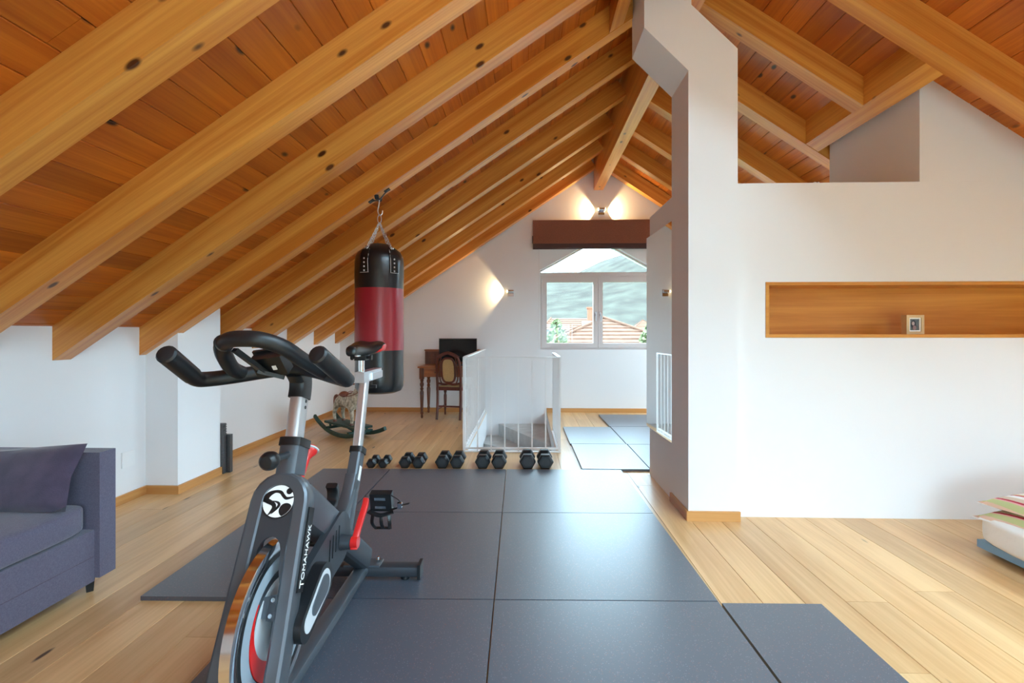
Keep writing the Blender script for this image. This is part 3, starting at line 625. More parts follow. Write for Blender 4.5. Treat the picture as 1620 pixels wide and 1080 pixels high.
cn = B().box((-.048,-.02,-.032),(.048,.02,.032)).bevel(.006,2).xf(M.Translation(k1(.0,-.275,1.105)) @ M.Rotation(.55,4,'X') @ M.Rotation(-.15,4,'Y')).obj('console', m_black, bk)
B().box((.012,-.0225,-.010),(.024,-.0198,.004)).xf(M.Translation(k1(.0,-.275,1.105)) @ M.Rotation(.55,4,'X') @ M.Rotation(-.15,4,'Y')).obj('console_label', m_white, cn, False)
B().box((-.052,.014,.018),(.052,.024,.040)).bevel(.003,1).xf(M.Translation(k1(.0,-.275,1.105)) @ M.Rotation(.55,4,'X') @ M.Rotation(-.15,4,'Y')).obj('console_rim', m_black, cn)
# fork in its own tilted plane: u across, v down the fork, w towards the front
FO = V(k1(0,-.17,.74)); fd = V((0,-.467,-1)).normalized(); fn = V((0,-1,.467)).normalized()
def FP(u, v, w_=0): return FO + V((u,0,0)) + fd*v + fn*w_
arc = [(.066*math.cos(q), .085-.066*math.sin(q)) for q in [PI*i/10 for i in range(11)]]
path = [FP(.082,.755), FP(.076,.45), FP(.069,.2)] + [FP(u,v) for u, v in arc] + [FP(-.069,.2), FP(-.076,.45), FP(-.082,.755)]
B().tube(path, 1, sec=rsec(.034,.0245), ref=tuple(fn)).obj('fork', m_frame, bk)
R_ = .054
top = [(R_*math.cos(PI*i/14), .082-R_*math.sin(PI*i/14)) for i in range(15)]
notch = [(-.036+.0*i, 0) for i in range(0)]
inner = [(-.036*math.cos(PI*i/10), .235-.05*math.sin(PI*i/10)) for i in range(11)]
poly = top + [(-.062,.30),(-.05,.31),(-.042,.28)] + inner + [(.042,.28),(.05,.31),(.062,.30)]
B().prism(poly, lambda p: FP(p[0],p[1],.018), lambda p: FP(p[0],p[1],.030)).obj('shroud', m_frame_d, bk, False)
b = B(); outl = []
prev = None
full_o = [(-.064,.30)] + [(-p[0]*1.05, .082-(.082-p[1])*1.05) for p in top] + [(.064,.30)]
sh_e = B().tube([FP(u,v,.031) for u, v in full_o], .0018, 6).obj('shroud_edge', m_silver, bk)
# round cyclist emblem
LC = (0,.085); LR = .052
def disc(r, w0, w1, n=36, cx=0, cy=0): return B().prism([(cx+r*math.cos(2*PI*i/n), cy+r*math.sin(2*PI*i/n)) for i in range(n)], lambda p: FP(LC[0]+p[0],LC[1]-p[1],w0), lambda p: FP(LC[0]+p[0],LC[1]-p[1],w1))
em = disc(LR, .030, .0312).obj('emblem', m_black, bk, False, 'round white cyclist emblem')
disc(LR*.91, .0312, .0318).obj('emblem_field', m_white, em, False)
Rw = LR*.91
def stroke(pts, ws, w0=.0318, w1=.0324):
    pts = catmull([(x*Rw, y*Rw, 0) for x, y in pts], 5); n = len(pts)
    wv = catmull([(w_*Rw,0,0) for w_ in ws], 5); L_, R2 = [], []
    for i in range(n):
        t = (pts[min(i+1,n-1)]-pts[max(i-1,0)]).normalized(); nn = V((-t.y,t.x,0)); q = wv[i].x
        L_.append(pts[i]+nn*q); R2.append(pts[i]-nn*q)
    b = B()
    for i in range(n-1):
        b.prism([L_[i],L_[i+1],R2[i+1],R2[i]], lambda p: FP(LC[0]+p[0],LC[1]-p[1],w0), lambda p: FP(LC[0]+p[0],LC[1]-p[1],w1))
    return b
stroke([(-.92,.02),(-.70,.40),(-.30,.60),(.06,.56),(.28,.34),(.52,.18),(.96,.27)],[.20,.17,.09,.10,.10,.09,.04]).obj('emblem_torso', m_black, em, False)
stroke([(-.96,.12),(-.62,-.02),(-.30,-.18),(-.20,-.40),(-.36,-.68),(-.54,-.88)],[.16,.15,.13,.13,.08,.02]).obj('emblem_leg', m_black, em, False)
stroke([(-.36,.0),(-.04,-.06),(.10,-.22),(-.04,-.48),(-.32,-.80)],[.03,.06,.09,.07,.01]).obj('emblem_leg', m_black, em, False)
disc(.20*Rw, .0318,.0324, 20, .62*Rw, .63*Rw).obj('emblem_head', m_black, em, False)
pw = [(.58+.43*math.cos(2*PI*i/28), -.54+.43*math.sin(2*PI*i/28)) for i in range(28)]
pw = [(x, y) if x*x+y*y <= .98 else (x/math.hypot(x,y)*.99, y/math.hypot(x,y)*.99) for x, y in pw]
B().prism([(x*Rw,y*Rw) for x, y in pw], lambda p: FP(LC[0]+p[0],LC[1]-p[1],.0318), lambda p: FP(LC[0]+p[0],LC[1]-p[1],.0324)).obj('emblem_wheel', m_black, em, False)
# lettering on the drive-side leg
def text_mesh(body, size):
    cu = bpy.data.curves.new('lettering', 'FONT'); cu.body = body; cu.size = size; cu.extrude = .0004
    o = bpy.data.objects.new('lettering', cu); C.objects.link(o); bpy.context.view_layer.update()
    me = bpy.data.meshes.new_from_object(o.evaluated_get(bpy.context.evaluated_depsgraph_get())); bpy.data.objects.remove(o); return me
side_x = .0965
pl = B().prism([(.10,-.02),(.335,-.02),(.335,.018),(.10,.018)], lambda p: FP(side_x-.004+(p[0]-.1)*.028,p[0],p[1]), lambda p: FP(side_x-.0005+(p[0]-.1)*.028,p[0],p[1])).obj('name_plate', m_black, bk, False)
def letters(body, size, v0, wofs):
    me = text_mesh(body, size); me.materials.append(m_white)
    ox, up = -fd, fn                                              # reads upwards along the leg
    for vtx in me.vertices:
        x, y, z = vtx.co; p = FP(side_x+.0002+(v0-x-.1)*.028, v0, wofs) + ox*x + up*y + V((z,0,0)); vtx.co = p
    me.update(); return link('lettering', me, pl)
letters('T', .038, .325, -.016); letters('OMAHAWK', .0285, .303, -.012)
# flywheel
FC = V(k1(0,-.27,.325)); FR = .238
fw = B().lathe([(FR-.03,-.014),(FR-.012,-.017),(FR,-.014),(FR,.014),(FR-.012,.017),(FR-.03,.014)],64,axis='x',cap=False).xf(M.Translation(FC)).obj('flywheel', m_chrome, bk)
def ring(r0, r1, x, m, nm, th=.003):
    return B().lathe([(r0,x-th),(r1,x-th),(r1,x),(r0,x),(r0,x-th)],56,axis='x',cap=False).xf(M.Translation(FC)).obj(nm, m, fw)
B().lathe([(.02,-.012),(FR-.029,-.012),(FR-.029,.012),(.02,.012)],56,axis='x').xf(M.Translation(FC)).obj('wheel_disc', m_frame_d, fw)
ring(FR-.045, FR-.03, .016, m_black, 'black_band'); ring(FR-.085, FR-.047, .0155, m_greyband, 'grey_band'); ring(.03, .128, .0145, m_silverband, 'silver_band')
for k in range(1):
    n = 26; out = []; inn = []
    for i in range(n+1):
        q = (.74 + 1.15*i/n) * PI; w_ = .034*math.sin(PI*(i/n)**1.15)**1.3
        out.append((.150*math.cos(q), .150*math.sin(q))); inn.append(((.150-w_*1.6)*math.cos(q), (.150-w_*1.6)*math.sin(q)))
    b = B()
    for i in range(n):
        if (V(out[i])-V(inn[i])).length + (V(out[i+1])-V(inn[i+1])).length > 1e-5:
            pts = [out[i], out[i+1], inn[i+1], inn[i]]
            b.prism(pts, lambda p: FC+V((.0142,p[0],p[1])), lambda p: FC+V((.0175,p[0],p[1])))
    bmesh.ops.dissolve_degenerate(b.bm, dist=1e-6, edges=b.bm.edges)
    b.obj('red_crescent', m_red, fw, False, 'red crescent on the flywheel')
B().cyl(FC+V((-.07,0,0)),FC+V((.07,0,0)),.014,n=12).cyl(FC+V((.016,0,0)),FC+V((.055,0,0)),.034,.030,n=20).obj('hub', m_black, bk)
# brake pad bracket in front of the wheel
bp = B().prism([(.012,.345),(.05,.345),(.05,.40),(.012,.40)], lambda p: FP(p[0],p[1],-.01), lambda p: FP(p[0],p[1],.026)).bevel(.002,1).obj('brake_bracket', m_frame, bk)
pb = B().prism([(.032,.34),(.056,.34),(.056,.405),(.032,.405)], lambda p: FP(p[0],p[1],.026), lambda p: FP(p[0],p[1],.030)).bevel(.002,1).obj('bracket_plate', m_frame_d, bp)
for v in (.352,.392): B().cyl(FP(.044,v,.030),FP(.044,v,.036),.006,n=10).obj('bolt', m_chrome, bp)
# belt guard and cranks
def hull2(c0, r0, c1, r1, n=14):
    a = math.atan2(c1[1]-c0[1], c1[0]-c0[0]); d = math.hypot(c1[0]-c0[0], c1[1]-c0[1]); g_ = math.acos(max(-1,min(1,(r0-r1)/d)))
    p = [(c0[0]+r0*math.cos(a+g_+(2*PI-2*g_)*i/n), c0[1]+r0*math.sin(a+g_+(2*PI-2*g_)*i/n)) for i in range(n+1)]
    return p + [(c1[0]+r1*math.cos(a-g_+2*g_*i/n), c1[1]+r1*math.sin(a-g_+2*g_*i/n)) for i in range(n+1)]
PX_ = lambda x: (lambda p: k1(x, p[0], p[1]))
bg = B().prism(hull2((-.27,.325),.07,(.14,.40),.098), PX_(.030), PX_(.056)).bevel(.004,1).obj('belt_guard', m_frame_d, bk)
for k in range(4): B().bar(k1(.057,.02+k*.03,.355+k*.01),k1(.057,.03+k*.03,.44+k*.006),.004,.003,(1,0,0)).obj('guard_rib', m_black, bg)
gp = B().prism(hull2((-.305,.335),.046,(-.175,.395),.060), PX_(.085), PX_(.122)).bevel(.010,3).obj('guard_cap', m_black, bk)
B().prism(hull2((-.295,.34),.030,(-.18,.393),.045), PX_(.122), PX_(.1235)).obj('cap_crescent', m_silverband, gp, False)
B().prism(hull2((-.255,.36),.022,(-.185,.39),.034), PX_(.1235), PX_(.127)).bevel(.002,1).obj('cap_oval', m_frame, gp)
BB = (.14,.385)
B().cyl(k1(-.09,*BB),k1(.112,*BB),.017,n=14).cyl(k1(.05,*BB),k1(.095,*BB),.032,.026,n=18).obj('bottom_bracket', m_frame_d, bk)
for sx, s2, lab in ((1, 1, 'red crank arm'), (-1, -1, 'red crank arm')):
    e1 = (BB[0]+s2*.076, BB[1]+s2*.145)
    cr = B().tube(catmull(K([(sx*.108,BB[0]-s2*.012,BB[1]-s2*.024),(sx*.108,*BB),(sx*.116,BB[0]+s2*.02,BB[1]+s2*.05),(sx*.128,BB[0]+s2*.06,BB[1]+s2*.115),(sx*.13,*e1)]),5), 1, sec=rsec(.0085,.0125)).cyl(k1(sx*.096,*BB),k1(sx*.122,*BB),.022,n=16).obj('crank_arm', m_red, bk, True, lab)
    pc = V(k1(sx*.19, e1[0]+.005, e1[1]-.012)); T_ = M.Translation(pc) @ M.Rotation(.25 if s2 > 0 else 1.2, 4, 'X')
    B().cyl(k1(sx*.125,*e1),k1(sx*.15,*e1),.008,n=10).obj('pedal_spindle', m_chrome, cr)
    pd = B().box((-.043,-.016,-.038),(.043,.016,.038)).bevel(.007,2).xf(T_).obj('pedal', m_black, bk)
    for zz_ in (-.02,.018): B().box((-.024,-.0185,zz_-.006),(.02,-.0155,zz_+.006)).bevel(.001,1).xf(T_).obj('pedal_teeth', m_chrome, pd)
    b = B().tube(catmull([(-.05,-.02,-.036),(0,-.034,-.044),(.05,-.02,-.036)],5), 1, sec=rsec(.004,.010))
    for xx in (-.03,.004,.034): b.tube(catmull([(xx,-.03,-.042),(xx*1.1,-.04,-.075),(xx*.9,-.02,-.115)],4), 1, sec=rsec(.003,.007))
    b.tube([(-.03,-.02,-.112),(.034,-.02,-.112)], 1, sec=rsec(.003,.006)); b.xf(T_).obj('toe_cage', m_black, pd)
    b = B().tube(catmull([(.04,-.016,-.03),(.07,-.03,-.012),(.088,-.03,.0),(.075,-.02,.016),(.044,-.01,.03)],4), 1, sec=rsec(.002,.006)).tube([(.086,-.03,0),(.12,-.035,.012)], 1, sec=rsec(.0012,.005)); b.xf(T_).obj('strap', m_black, pd)
    B().box((.072,-.038,-.012),(.09,-.026,.012)).xf(T_).obj('buckle', m_chrome, pd, False)

# ------------------------------------------------------------ punching bag
bx_, by_ = -1.077, 3.46; zt, zb_ = 1.835, .755; Rb = .172
pbg = thing('punching_bag', 'black and red hanging punching bag on chains below a rafter', 'punching bag', (bx_, by_, zb_))
def fold(r, q, z):                                                     # gathered top
    k = max(0, min(1, (z-.86)/.22)); return r*(1 + .05*k*math.cos(4*q+.4))
def bag_part(prof, m, nm):
    b = B(); rs = []
    for r, z in prof: rs.append([(fold(r,2*PI*i/40,z)*math.cos(2*PI*i/40), fold(r,2*PI*i/40,z)*math.sin(2*PI*i/40), z) for i in range(40)])
    return b.rings(rs).obj(nm, m, pbg)
bag_part([(.06,0),(.12,.004),(.155,.018),(Rb,.05),(Rb+.002,.12),(Rb,.2),(Rb+.001,.314)], m_leather_k, 'lower_section')
bag_part([(Rb+.002,.314),(Rb+.003,.40),(Rb+.001,.50),(Rb+.003,.62),(Rb+.001,.758)], m_leather_r, 'red_section')
tp = bag_part([(Rb+.001,.758),(Rb+.003,.85),(Rb+.001,.95),(Rb-.004,.99),(.150,1.025),(.112,1.055),(.070,1.082),(.06,1.085),(.05,1.06)], m_leather_k, 'upper_section')
hk = V((0,0,1.245))
for k in range(4):
    q = (-PI/2-.6, -PI/2+.6, PI/2-.6, PI/2+.6)[k] + .3; d = V((math.cos(q), math.sin(q), 0)); tang = V((-d.y, d.x, 0))
    st_ = B(); prof = [(Rb+.004,.86),(Rb+.004,.95),(Rb-.001,.99),(.153,1.025)]
    for (ra, za), (rb, zb2) in zip(prof[:-1], prof[1:]):
        a0 = d*fold(ra,q,za)+V((0,0,za)); a1 = d*fold(rb,q,zb2)+V((0,0,zb2)); st_.prism([a0-tang*.034,a0+tang*.034,a1+tang*.028,a1-tang*.028], lambda p: p, lambda p: p+d*.005)
    sp_ = st_.obj('strap_patch', m_leather_k, tp, False)
    for j in range(4): c = d*(fold(Rb,q,.9)+.010)+V((0,0,.875+j*.028)); B().ball(c,.0065,u=8,v=6).obj('rivet', m_silver, sp_)
    b0 = d*(fold(Rb,q,.86)+.011)+V((0,0,.862)); b1 = d*(fold(Rb,q,.95)+.011)+V((0,0,.95)); b2 = d*.157+V((0,0,1.028)); sgn_ = -1 if k in (1,3) else 1
    B().tube([b0-tang*.032*sgn_, b0+tang*.032*sgn_, b1+tang*.031*sgn_, b2+tang*.026*sgn_],.0014,5).obj('stitching', m_white, sp_)
    top_ = d*.150+V((0,0,1.035))
    B().torus(top_+d*.006+V((0,0,.004)),.013,.0028,tang,14,6).obj('strap_ring', m_chrome, pbg)
    n = 11
    for j in range(n):
        c = top_.lerp(hk, (j+.5)/n); t = (hk-top_).normalized(); s_ = t.cross(V((0,0,1))).normalized(); ax = s_ if j % 2 else s_.cross(t)
        B().torus(c,.0085,.003,ax,10,5,1.35,t).obj('chain_link', m_silver, pbg)
B().torus(hk+V((0,0,.028)),.014,.0035,(0,1,0),14,6,2.2,(0,0,1)).obj('carabiner', m_silver, pbg)
hz = zb(bx_) - zb_
B().tube(catmull([(0,0,hz-.03),(-.004,0,hz-.07),(-.012,0,hz-.115),(.0,0,hz-.146),(.018,0,hz-.138),(.022,0,hz-.112)],4),.0045,8).obj('hook', m_silver, pbg)
b = B(); tl = V((ca,0,sa))
b.bar(tl*-.012+V((0,-.03,hz-.028)), tl*-.012+V((0,.03,hz-.028)),.012,.012)
for sy in (-1,1): b.bar(V((0,sy*.028,hz-.03))-tl*.01, V((0,sy*.05,hz-.004))-tl*.01,.03,.005); b.box((-.03,sy*.05-.018,hz-.02),(.03,sy*.05+.018,hz-.002)) if False else None
b.obj('swivel_bracket', m_frame_d, pbg)
for sx in (-1,1):
    c = V((0,0,hz)) + tl*(sx*.07); B().bar(c-tl*.022-V((0,0,.004)), c+tl*.022-V((0,0,.004)),.04,.006,(0,0,1)).bar(c*1-V((0,0,.006)), V((0,0,hz-.034)),.014,.005).obj('bracket_wing', m_frame_d, pbg)

# ------------------------------------------------------------ roman blind
bl = thing('roman_blind', 'folded brown linen roman blind above the gable window', 'blind', (0, BY, 0))
x0, x1 = .095, 2.06
B().box((x0,-.085,2.565),(x1,-.005,2.855)).bevel(.004,1).obj('blind_panel', m_blind, bl)
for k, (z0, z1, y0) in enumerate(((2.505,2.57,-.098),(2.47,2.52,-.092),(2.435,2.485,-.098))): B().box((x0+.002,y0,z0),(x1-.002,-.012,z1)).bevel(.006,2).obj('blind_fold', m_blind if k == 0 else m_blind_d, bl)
B().box((x1,-.1,2.52),(x1+.01,-.03,2.62)).box((x0-.01,-.1,2.52),(x0,-.03,2.62)).obj('blind_end_cap', m_black, bl, False)
B().cyl((.185,-.05,2.44),(.185,-.02,.95),.0022,n=5).obj('pull_cord', m_wframe, bl)

# ------------------------------------------------------------ wall lamps
def sconce(label, x, z, dirs, power):
    t = thing('wall_lamp', label, 'wall lamp', (x, BY, z), 0)
    B().box((-.045,-.018,-.055),(.045,0,.045)).bevel(.003,1).obj('wall_plate', m_chrome, t)
    B().cyl((0,-.018,0),(0,-.05,.01),.010,n=10).obj('lamp_arm', m_chrome, t)
    hd = B().cyl((-.045,-.06,.015),(.045,-.06,.015),.024,n=16).obj('lamp_head', m_chrome, t)
    for sx in dirs:
        B().ball((sx*.05,-.06,.015),.017,(.7,1,1),12,8).obj('bulb', m_bulb, hd)
        L = bpy.data.lights.new('lamp_light', 'SPOT'); L.energy = power; L.color = (1,.74,.38); L.spot_size = math.radians(118); L.spot_blend = .35; L.shadow_soft_size = .01
        o = bpy.data.objects.new('lamp_light', L); C.objects.link(o); o.parent = t; o.location = (sx*.075,-.06,.015); o.rotation_euler = (math.radians(6), -sx*PI/2, 0)
sconce('small chrome wall lamp lit on its left, beside the window', -.237, 1.79, (-1,), 15)
sconce('small chrome wall lamp glowing both ways above the blind', 1.113, 3.0, (-1,1), 18)

# ------------------------------------------------------------ writing desk, screen, chair
dk = thing('writing_desk', 'honey pine writing desk with turned legs against the back wall', 'desk', (-1.085, 6.84, 0))
hw_, hd_ = .405, .26
B().box((-hw_-.02,-hd_-.02,.70),(hw_+.02,hd_+.01,.722)).bevel(.005,2).obj('desk_top', m_dwoodx, dk)
for nm, lo, hi in (('apron',(-hw_+.06,-hd_+.012,.575),(hw_-.06,-hd_+.03,.70)),('apron',(-hw_+.06,hd_-.03,.575),(hw_-.06,hd_-.012,.70)),('apron',(-hw_+.012,-hd_+.06,.575),(-hw_+.03,hd_-.06,.70)),('apron',(hw_-.03,-hd_+.06,.575),(hw_-.012,hd_-.06,.70))):
    B().box(lo,hi).obj(nm, m_dwoodx, dk, False)
for sx in (-1,1):
    dr = B().box((sx*.18-.155,-hd_+.004,.59),(sx*.18+.155,-hd_+.012,.688)).bevel(.003,1).obj('drawer', m_dwoodx, dk)
    B().ball((sx*.18,-hd_-.008,.64),.012,u=10,v=8).obj('knob', m_dwood, dr)
legp = [(.012,0),(.018,.02),(.014,.05),(.022,.07),(.016,.10),(.020,.14),(.026,.30),(.028,.36),(.018,.39),(.026,.41),(.016,.43),(.028,.46),(.028,.485),(.018,.50),(.026,.53),(.020,.545)]
for sx in (-1,1):
    for sy in (-1,1):
        cx_, cy_ = sx*(hw_-.03), sy*(hd_-.03)
        B().lathe(legp,16,(cx_,cy_,0)).box((cx_-.03,cy_-.03,.545),(cx_+.03,cy_+.03,.70)).obj('leg', m_dwood, dk)
ht = B().box((-hw_+.01,.08,.722),(hw_-.01,.25,.925)).box((-hw_-.0,.07,.925),(hw_,.258,.945)).bevel(.003,1).obj('hutch', m_dwoodx, dk)
for k in range(3):
    xx = -.27+k*.27; dr = B().box((xx-.125,.074,.735),(xx+.125,.0795,.915)).bevel(.003,1).obj('hutch_drawer', m_dwood, ht)
    B().box((xx-.115,.071,.822),(xx+.115,.0735,.828)).obj('drawer_groove', m_dwood, dr, False); B().ball((xx,.066,.87),.009,u=8,v=6).obj('knob', m_dwood, dr)
mo = thing('computer_screen', 'flat black computer screen standing on the desk', 'screen', (-.985, 6.83, .7225))
B().box((-.272,-.018,.05),(.272,.012,.385)).bevel(.004,1).obj('screen_housing', m_black, mo); B().box((-.262,-.0195,.065),(.262,-.0178,.375)).obj('display', m_screen, mo, False)
B().box((-.03,.012,.01),(.03,.03,.2)).obj('neck', m_black, mo, False); B().box((-.11,-.07,0),(.11,.05,.012)).bevel(.003,1).obj('stand_foot', m_black, mo)
chr_ = thing('cane_back_chair', 'dark wooden chair with cane back in front of the desk', 'chair', (-1.06, 6.5, 0), -.16)
W2 = .165
for sx in (-1,1):
    B().tube(catmull([(sx*W2,-.03,0),(sx*W2,0,.22),(sx*W2,0,.43),(sx*(W2+.002),-.015,.6),(sx*(W2-.005),-.045,.78),(sx*(W2-.03),-.06,.86)],4), 1, sec=rsec(.017,.016)).obj('back_leg', m_chairwood, chr_)
    B().lathe([(.010,0),(.014,.02),(.012,.06),(.02,.12),(.022,.28),(.014,.31),(.022,.335),(.022,.40)],12,(sx*.185,.38,0)).obj('front_leg', m_chairwood, chr_)
B().prism([(-W2-.02,-.005),(W2+.02,-.005),(.215,.42),(-.215,.42)], lambda p: (p[0],p[1],.40), lambda p: (p[0],p[1],.445)).bevel(.006,2).obj('seat_frame', m_chairwood, chr_)
B().prism([(-W2+.01,.03),(W2-.01,.03),(.18,.38),(-.18,.38)], lambda p: (p[0],p[1],.445), lambda p: (p[0],p[1],.452)).bevel(.003,1).obj('cane_seat', m_cane, chr_)
crest = catmull([(-W2+.01,-.055,.845),(-.11,-.06,.875),(-.06,-.062,.90),(0,-.063,.915),(.06,-.062,.90),(.11,-.06,.875),(W2-.01,-.055,.845)],4)
B().tube(crest, 1, sec=rsec(.022,.012), ref=(0,0,1)).obj('crest_rail', m_chairwood, chr_)
B().tube(catmull([(-W2,-.01,.50),(-.06,-.012,.485),(0,-.012,.495),(.06,-.012,.485),(W2,-.01,.50)],4), 1, sec=rsec(.014,.009), ref=(0,0,1)).obj('lower_rail', m_chairwood, chr_)
def back_y(z): return -.012 - max(0, z-.55)*.15
ov = [(.095*math.copysign(abs(math.cos(2*PI*i/28))**.6,math.cos(2*PI*i/28)), .675+.165*math.copysign(abs(math.sin(2*PI*i/28))**.7,math.sin(2*PI*i/28))) for i in range(28)]
B().tube([(x,back_y(z),z) for x, z in ov], 1, closed=True, sec=rsec(.013,.013), ref=(0,1,0)).obj('back_frame', m_chairwood, chr_)
B().prism(ov, lambda p: (p[0],back_y(p[1])-.004,p[1]), lambda p: (p[0],back_y(p[1])+.004,p[1])).obj('cane_panel', m_cane, chr_, False)
for sx in (-1,1): B().tube(catmull([(sx*.105,-.012,.50),(sx*.125,-.014,.56),(sx*.125,-.03,.70),(sx*.10,-.05,.86)],4), 1, sec=rsec(.008,.008)).obj('back_splat', m_chairwood, chr_)
for y, z in ((.0,.18),): B().bar((-W2,y,z),(W2,y,z),.016,.022).obj('stretcher', m_chairwood, chr_, False)
for sx in (-1,1): B().bar((sx*W2,0,.14),(sx*.185,.38,.14),.014,.018).obj('stretcher', m_chairwood, chr_, False)

# ------------------------------------------------------------ rocking horse
rh = thing('rocking_horse', 'dappled cream wooden rocking horse on green rockers', 'rocking horse', (-2.08, 5.50, 0), math.radians(-40))
for sy in (-1,1):
    pts = []
    for i in range(17):
        x = -.56 + 1.12*i/16; pts.append((x, sy*.13, .022 + .38*(x)**2*(1+.5*abs(x))*(1 if x < 0 else .72)))
    B().tube(pts, 1, sec=rsec(.022,.016), ref=(0,0,1)).obj('rocker', m_green, rh)
B().box((-.36,-.11,.115),(.34,.11,.14)).bevel(.006,2).obj('platform', m_green, rh)
for x in (-.26,.26): B().box((x-.02,-.15,.055),(x+.02,.15,.085)).obj('cross_bar', m_green, rh, False)
for x in (-.26,.26):
    for sy in (-1,1): B().cyl((x,sy*.085,.08),(x,sy*.085,.118),.014,n=10).obj('spindle', m_green, rh)
def skin(name, verts, edges, radii, m, parent, sub=2):
    me = bpy.data.meshes.new(name); me.from_pydata(verts, edges, []); me.materials.append(m); o = link(name, me, parent)
    md = o.modifiers.new('Skin', 'SKIN'); md.use_smooth_shade = True
    for i, r in enumerate(radii): me.skin_vertices[0].data[i].radius = r if isinstance(r, tuple) else (r, r)
    me.skin_vertices[0].data[0].use_root = True
    o.modifiers.new('Sub', 'SUBSURF').levels = sub; o.modifiers['Sub'].render_levels = sub; return o
vh = [(0,0,.40),(-.15,0,.41),(-.22,0,.40),(.13,0,.41),(.19,0,.47),(.235,0,.56),(.27,0,.61),(.33,0,.565),(.365,0,.53)]
eh = [(0,1),(1,2),(0,3),(3,4),(4,5),(5,6),(6,7),(7,8)]
rd = [.070,.076,.05,.072,.056,.045,.042,.032,.024]
legs = [((-.19,.045,.33),(-.215,.05,.24),(-.20,.052,.15)),((-.19,-.045,.33),(-.235,-.05,.24),(-.21,-.052,.15)),((.14,.045,.33),(.155,.05,.24),(.16,.052,.15)),((.14,-.045,.33),(.175,-.05,.24),(.17,-.052,.15))]
for k, lg in enumerate(legs):
    prev = 1 if k < 2 else 3
    for j, p in enumerate(lg): vh.append(p); rd.append((.036,.022,.017)[j]); eh.append((prev, len(vh)-1)); prev = len(vh)-1
body = skin('body', vh, eh, rd, m_horse, rh)
for lg in legs: x, y, z = lg[2]; B().cyl((x,y,.139),(x,y,.165),.024,.019,n=12).obj('hoof', m_dwood, rh)
for sy in (-1,1): B().lathe([(.014,0),(.010,.03),(.002,.05)],8,(.262,sy*.022,.645)).obj('ear', m_horse, rh)
for sy in (-1,1): B().ball((.30,sy*.036,.605),.007,u=8,v=6).obj('eye', m_black, rh)
B().tube(catmull([(-.24,0,.44),(-.29,0,.42),(-.30,0,.33),(-.285,0,.22)],4),[.012,.014,.018,.02,.022,.024,.024,.024,.022,.02,.016,.012,.006],8).obj('tail', m_saddle, rh)
B().tube(catmull([(.17,0,.56),(.20,0,.60),(.225,0,.64),(.25,0,.655)],4),.014,6).obj('mane', m_dwood, rh)
ps = []
for i in range(9):
    x = -.10+.17*i/8; ps.append([(x, .084*math.sin(q), .405+.083*math.cos(q)+ (.015*((i-4)/4)**2)) for q in [(-.95+1.9*j/8) for j in range(9)]])
b = B(); vv = [[b.bm.verts.new(p) for p in r] for r in ps]
for a, c in zip(vv[:-1], vv[1:]):
    for i in range(8): b.bm.faces.new((a[i],a[i+1],c[i+1],c[i]))
o = b.obj('saddle', m_saddle, rh); o.modifiers.new('Solid','SOLIDIFY').thickness = .012
B().tube(catmull([(.345,.03,.55),(.26,.075,.50),(.12,.10,.47),(.05,.0,.515),(.12,-.10,.47),(.26,-.075,.50),(.345,-.03,.55)],4),.004,6).obj('reins', m_saddle, rh)
B().cyl((.235,-.11,.615),(.235,.11,.615),.010,n=10).obj('handle_bar', m_saddle, rh)
B().torus((.345,0,.55),.034,.004,(.8,0,-.5),14,6).obj('noseband', m_saddle, rh)

# ------------------------------------------------------------ sofa and cushion
SX0, SX1, SYE = LX+.03, -1.955, 2.21
so = thing('slate_sofa', 'slate-violet upholstered sofa with a loose seat cushion by the knee wall', 'sofa', (SX0, 0, 0)); D_ = SX1-SX0
def soft(b, w_, seg=3): return b.bevel(w_, seg)
soft(B().box((.02,.16,.06),(D_-.025,SYE-.085,.295)),.012).obj('base', m_sofa, so)
for ya, yb in ((SYE-.085,SYE),(.075,.16)): soft(B().box((0,ya,.075),(D_,yb,.648)),.022).obj('arm', m_sofa, so)
soft(B().box((0,.16,.28),(.17,SYE-.085,.648)),.02).obj('backrest', m_sofa, so)
b = B().box((.17,.165,.297),(D_-.03,SYE-.095,.42)); bmesh.ops.subdivide_edges(b.bm, edges=b.bm.edges, cuts=6, use_grid_fill=True)
for v in b.bm.verts:
    if v.co.z > .4: u = (v.co.x-.17)/(D_-.2); w_ = (v.co.y-.165)/(SYE-.26); v.co.z += .03*math.sin(PI*min(max(u,0),1))**.5*math.sin(PI*min(max(w_,0),1))**.5
    if v.co.x > D_-.04 and .31 < v.co.z < .41: v.co.x += .014
o = b.obj('seat_cushion', m_sofa, so); o.modifiers.new('Sub','SUBSURF').levels = 2; o.modifiers['Sub'].render_levels = 2
B().bar((D_-.0245,.165,.075),(D_-.0245,SYE-.09,.29),.001,.001).obj('seam', m_velvet, so, False) if False else None
B().box((D_-.027,.165,.172),(D_-.0235,SYE-.09,.176)).obj('base_seam', m_velvet, so, False)
for x in (.08,D_-.07):
    for y in (.16,SYE-.06): B().lathe([(.018,0),(.026,.075)],4,(x,y,0)).xf(M.Identity(4)).obj('leg', m_black, so, False)
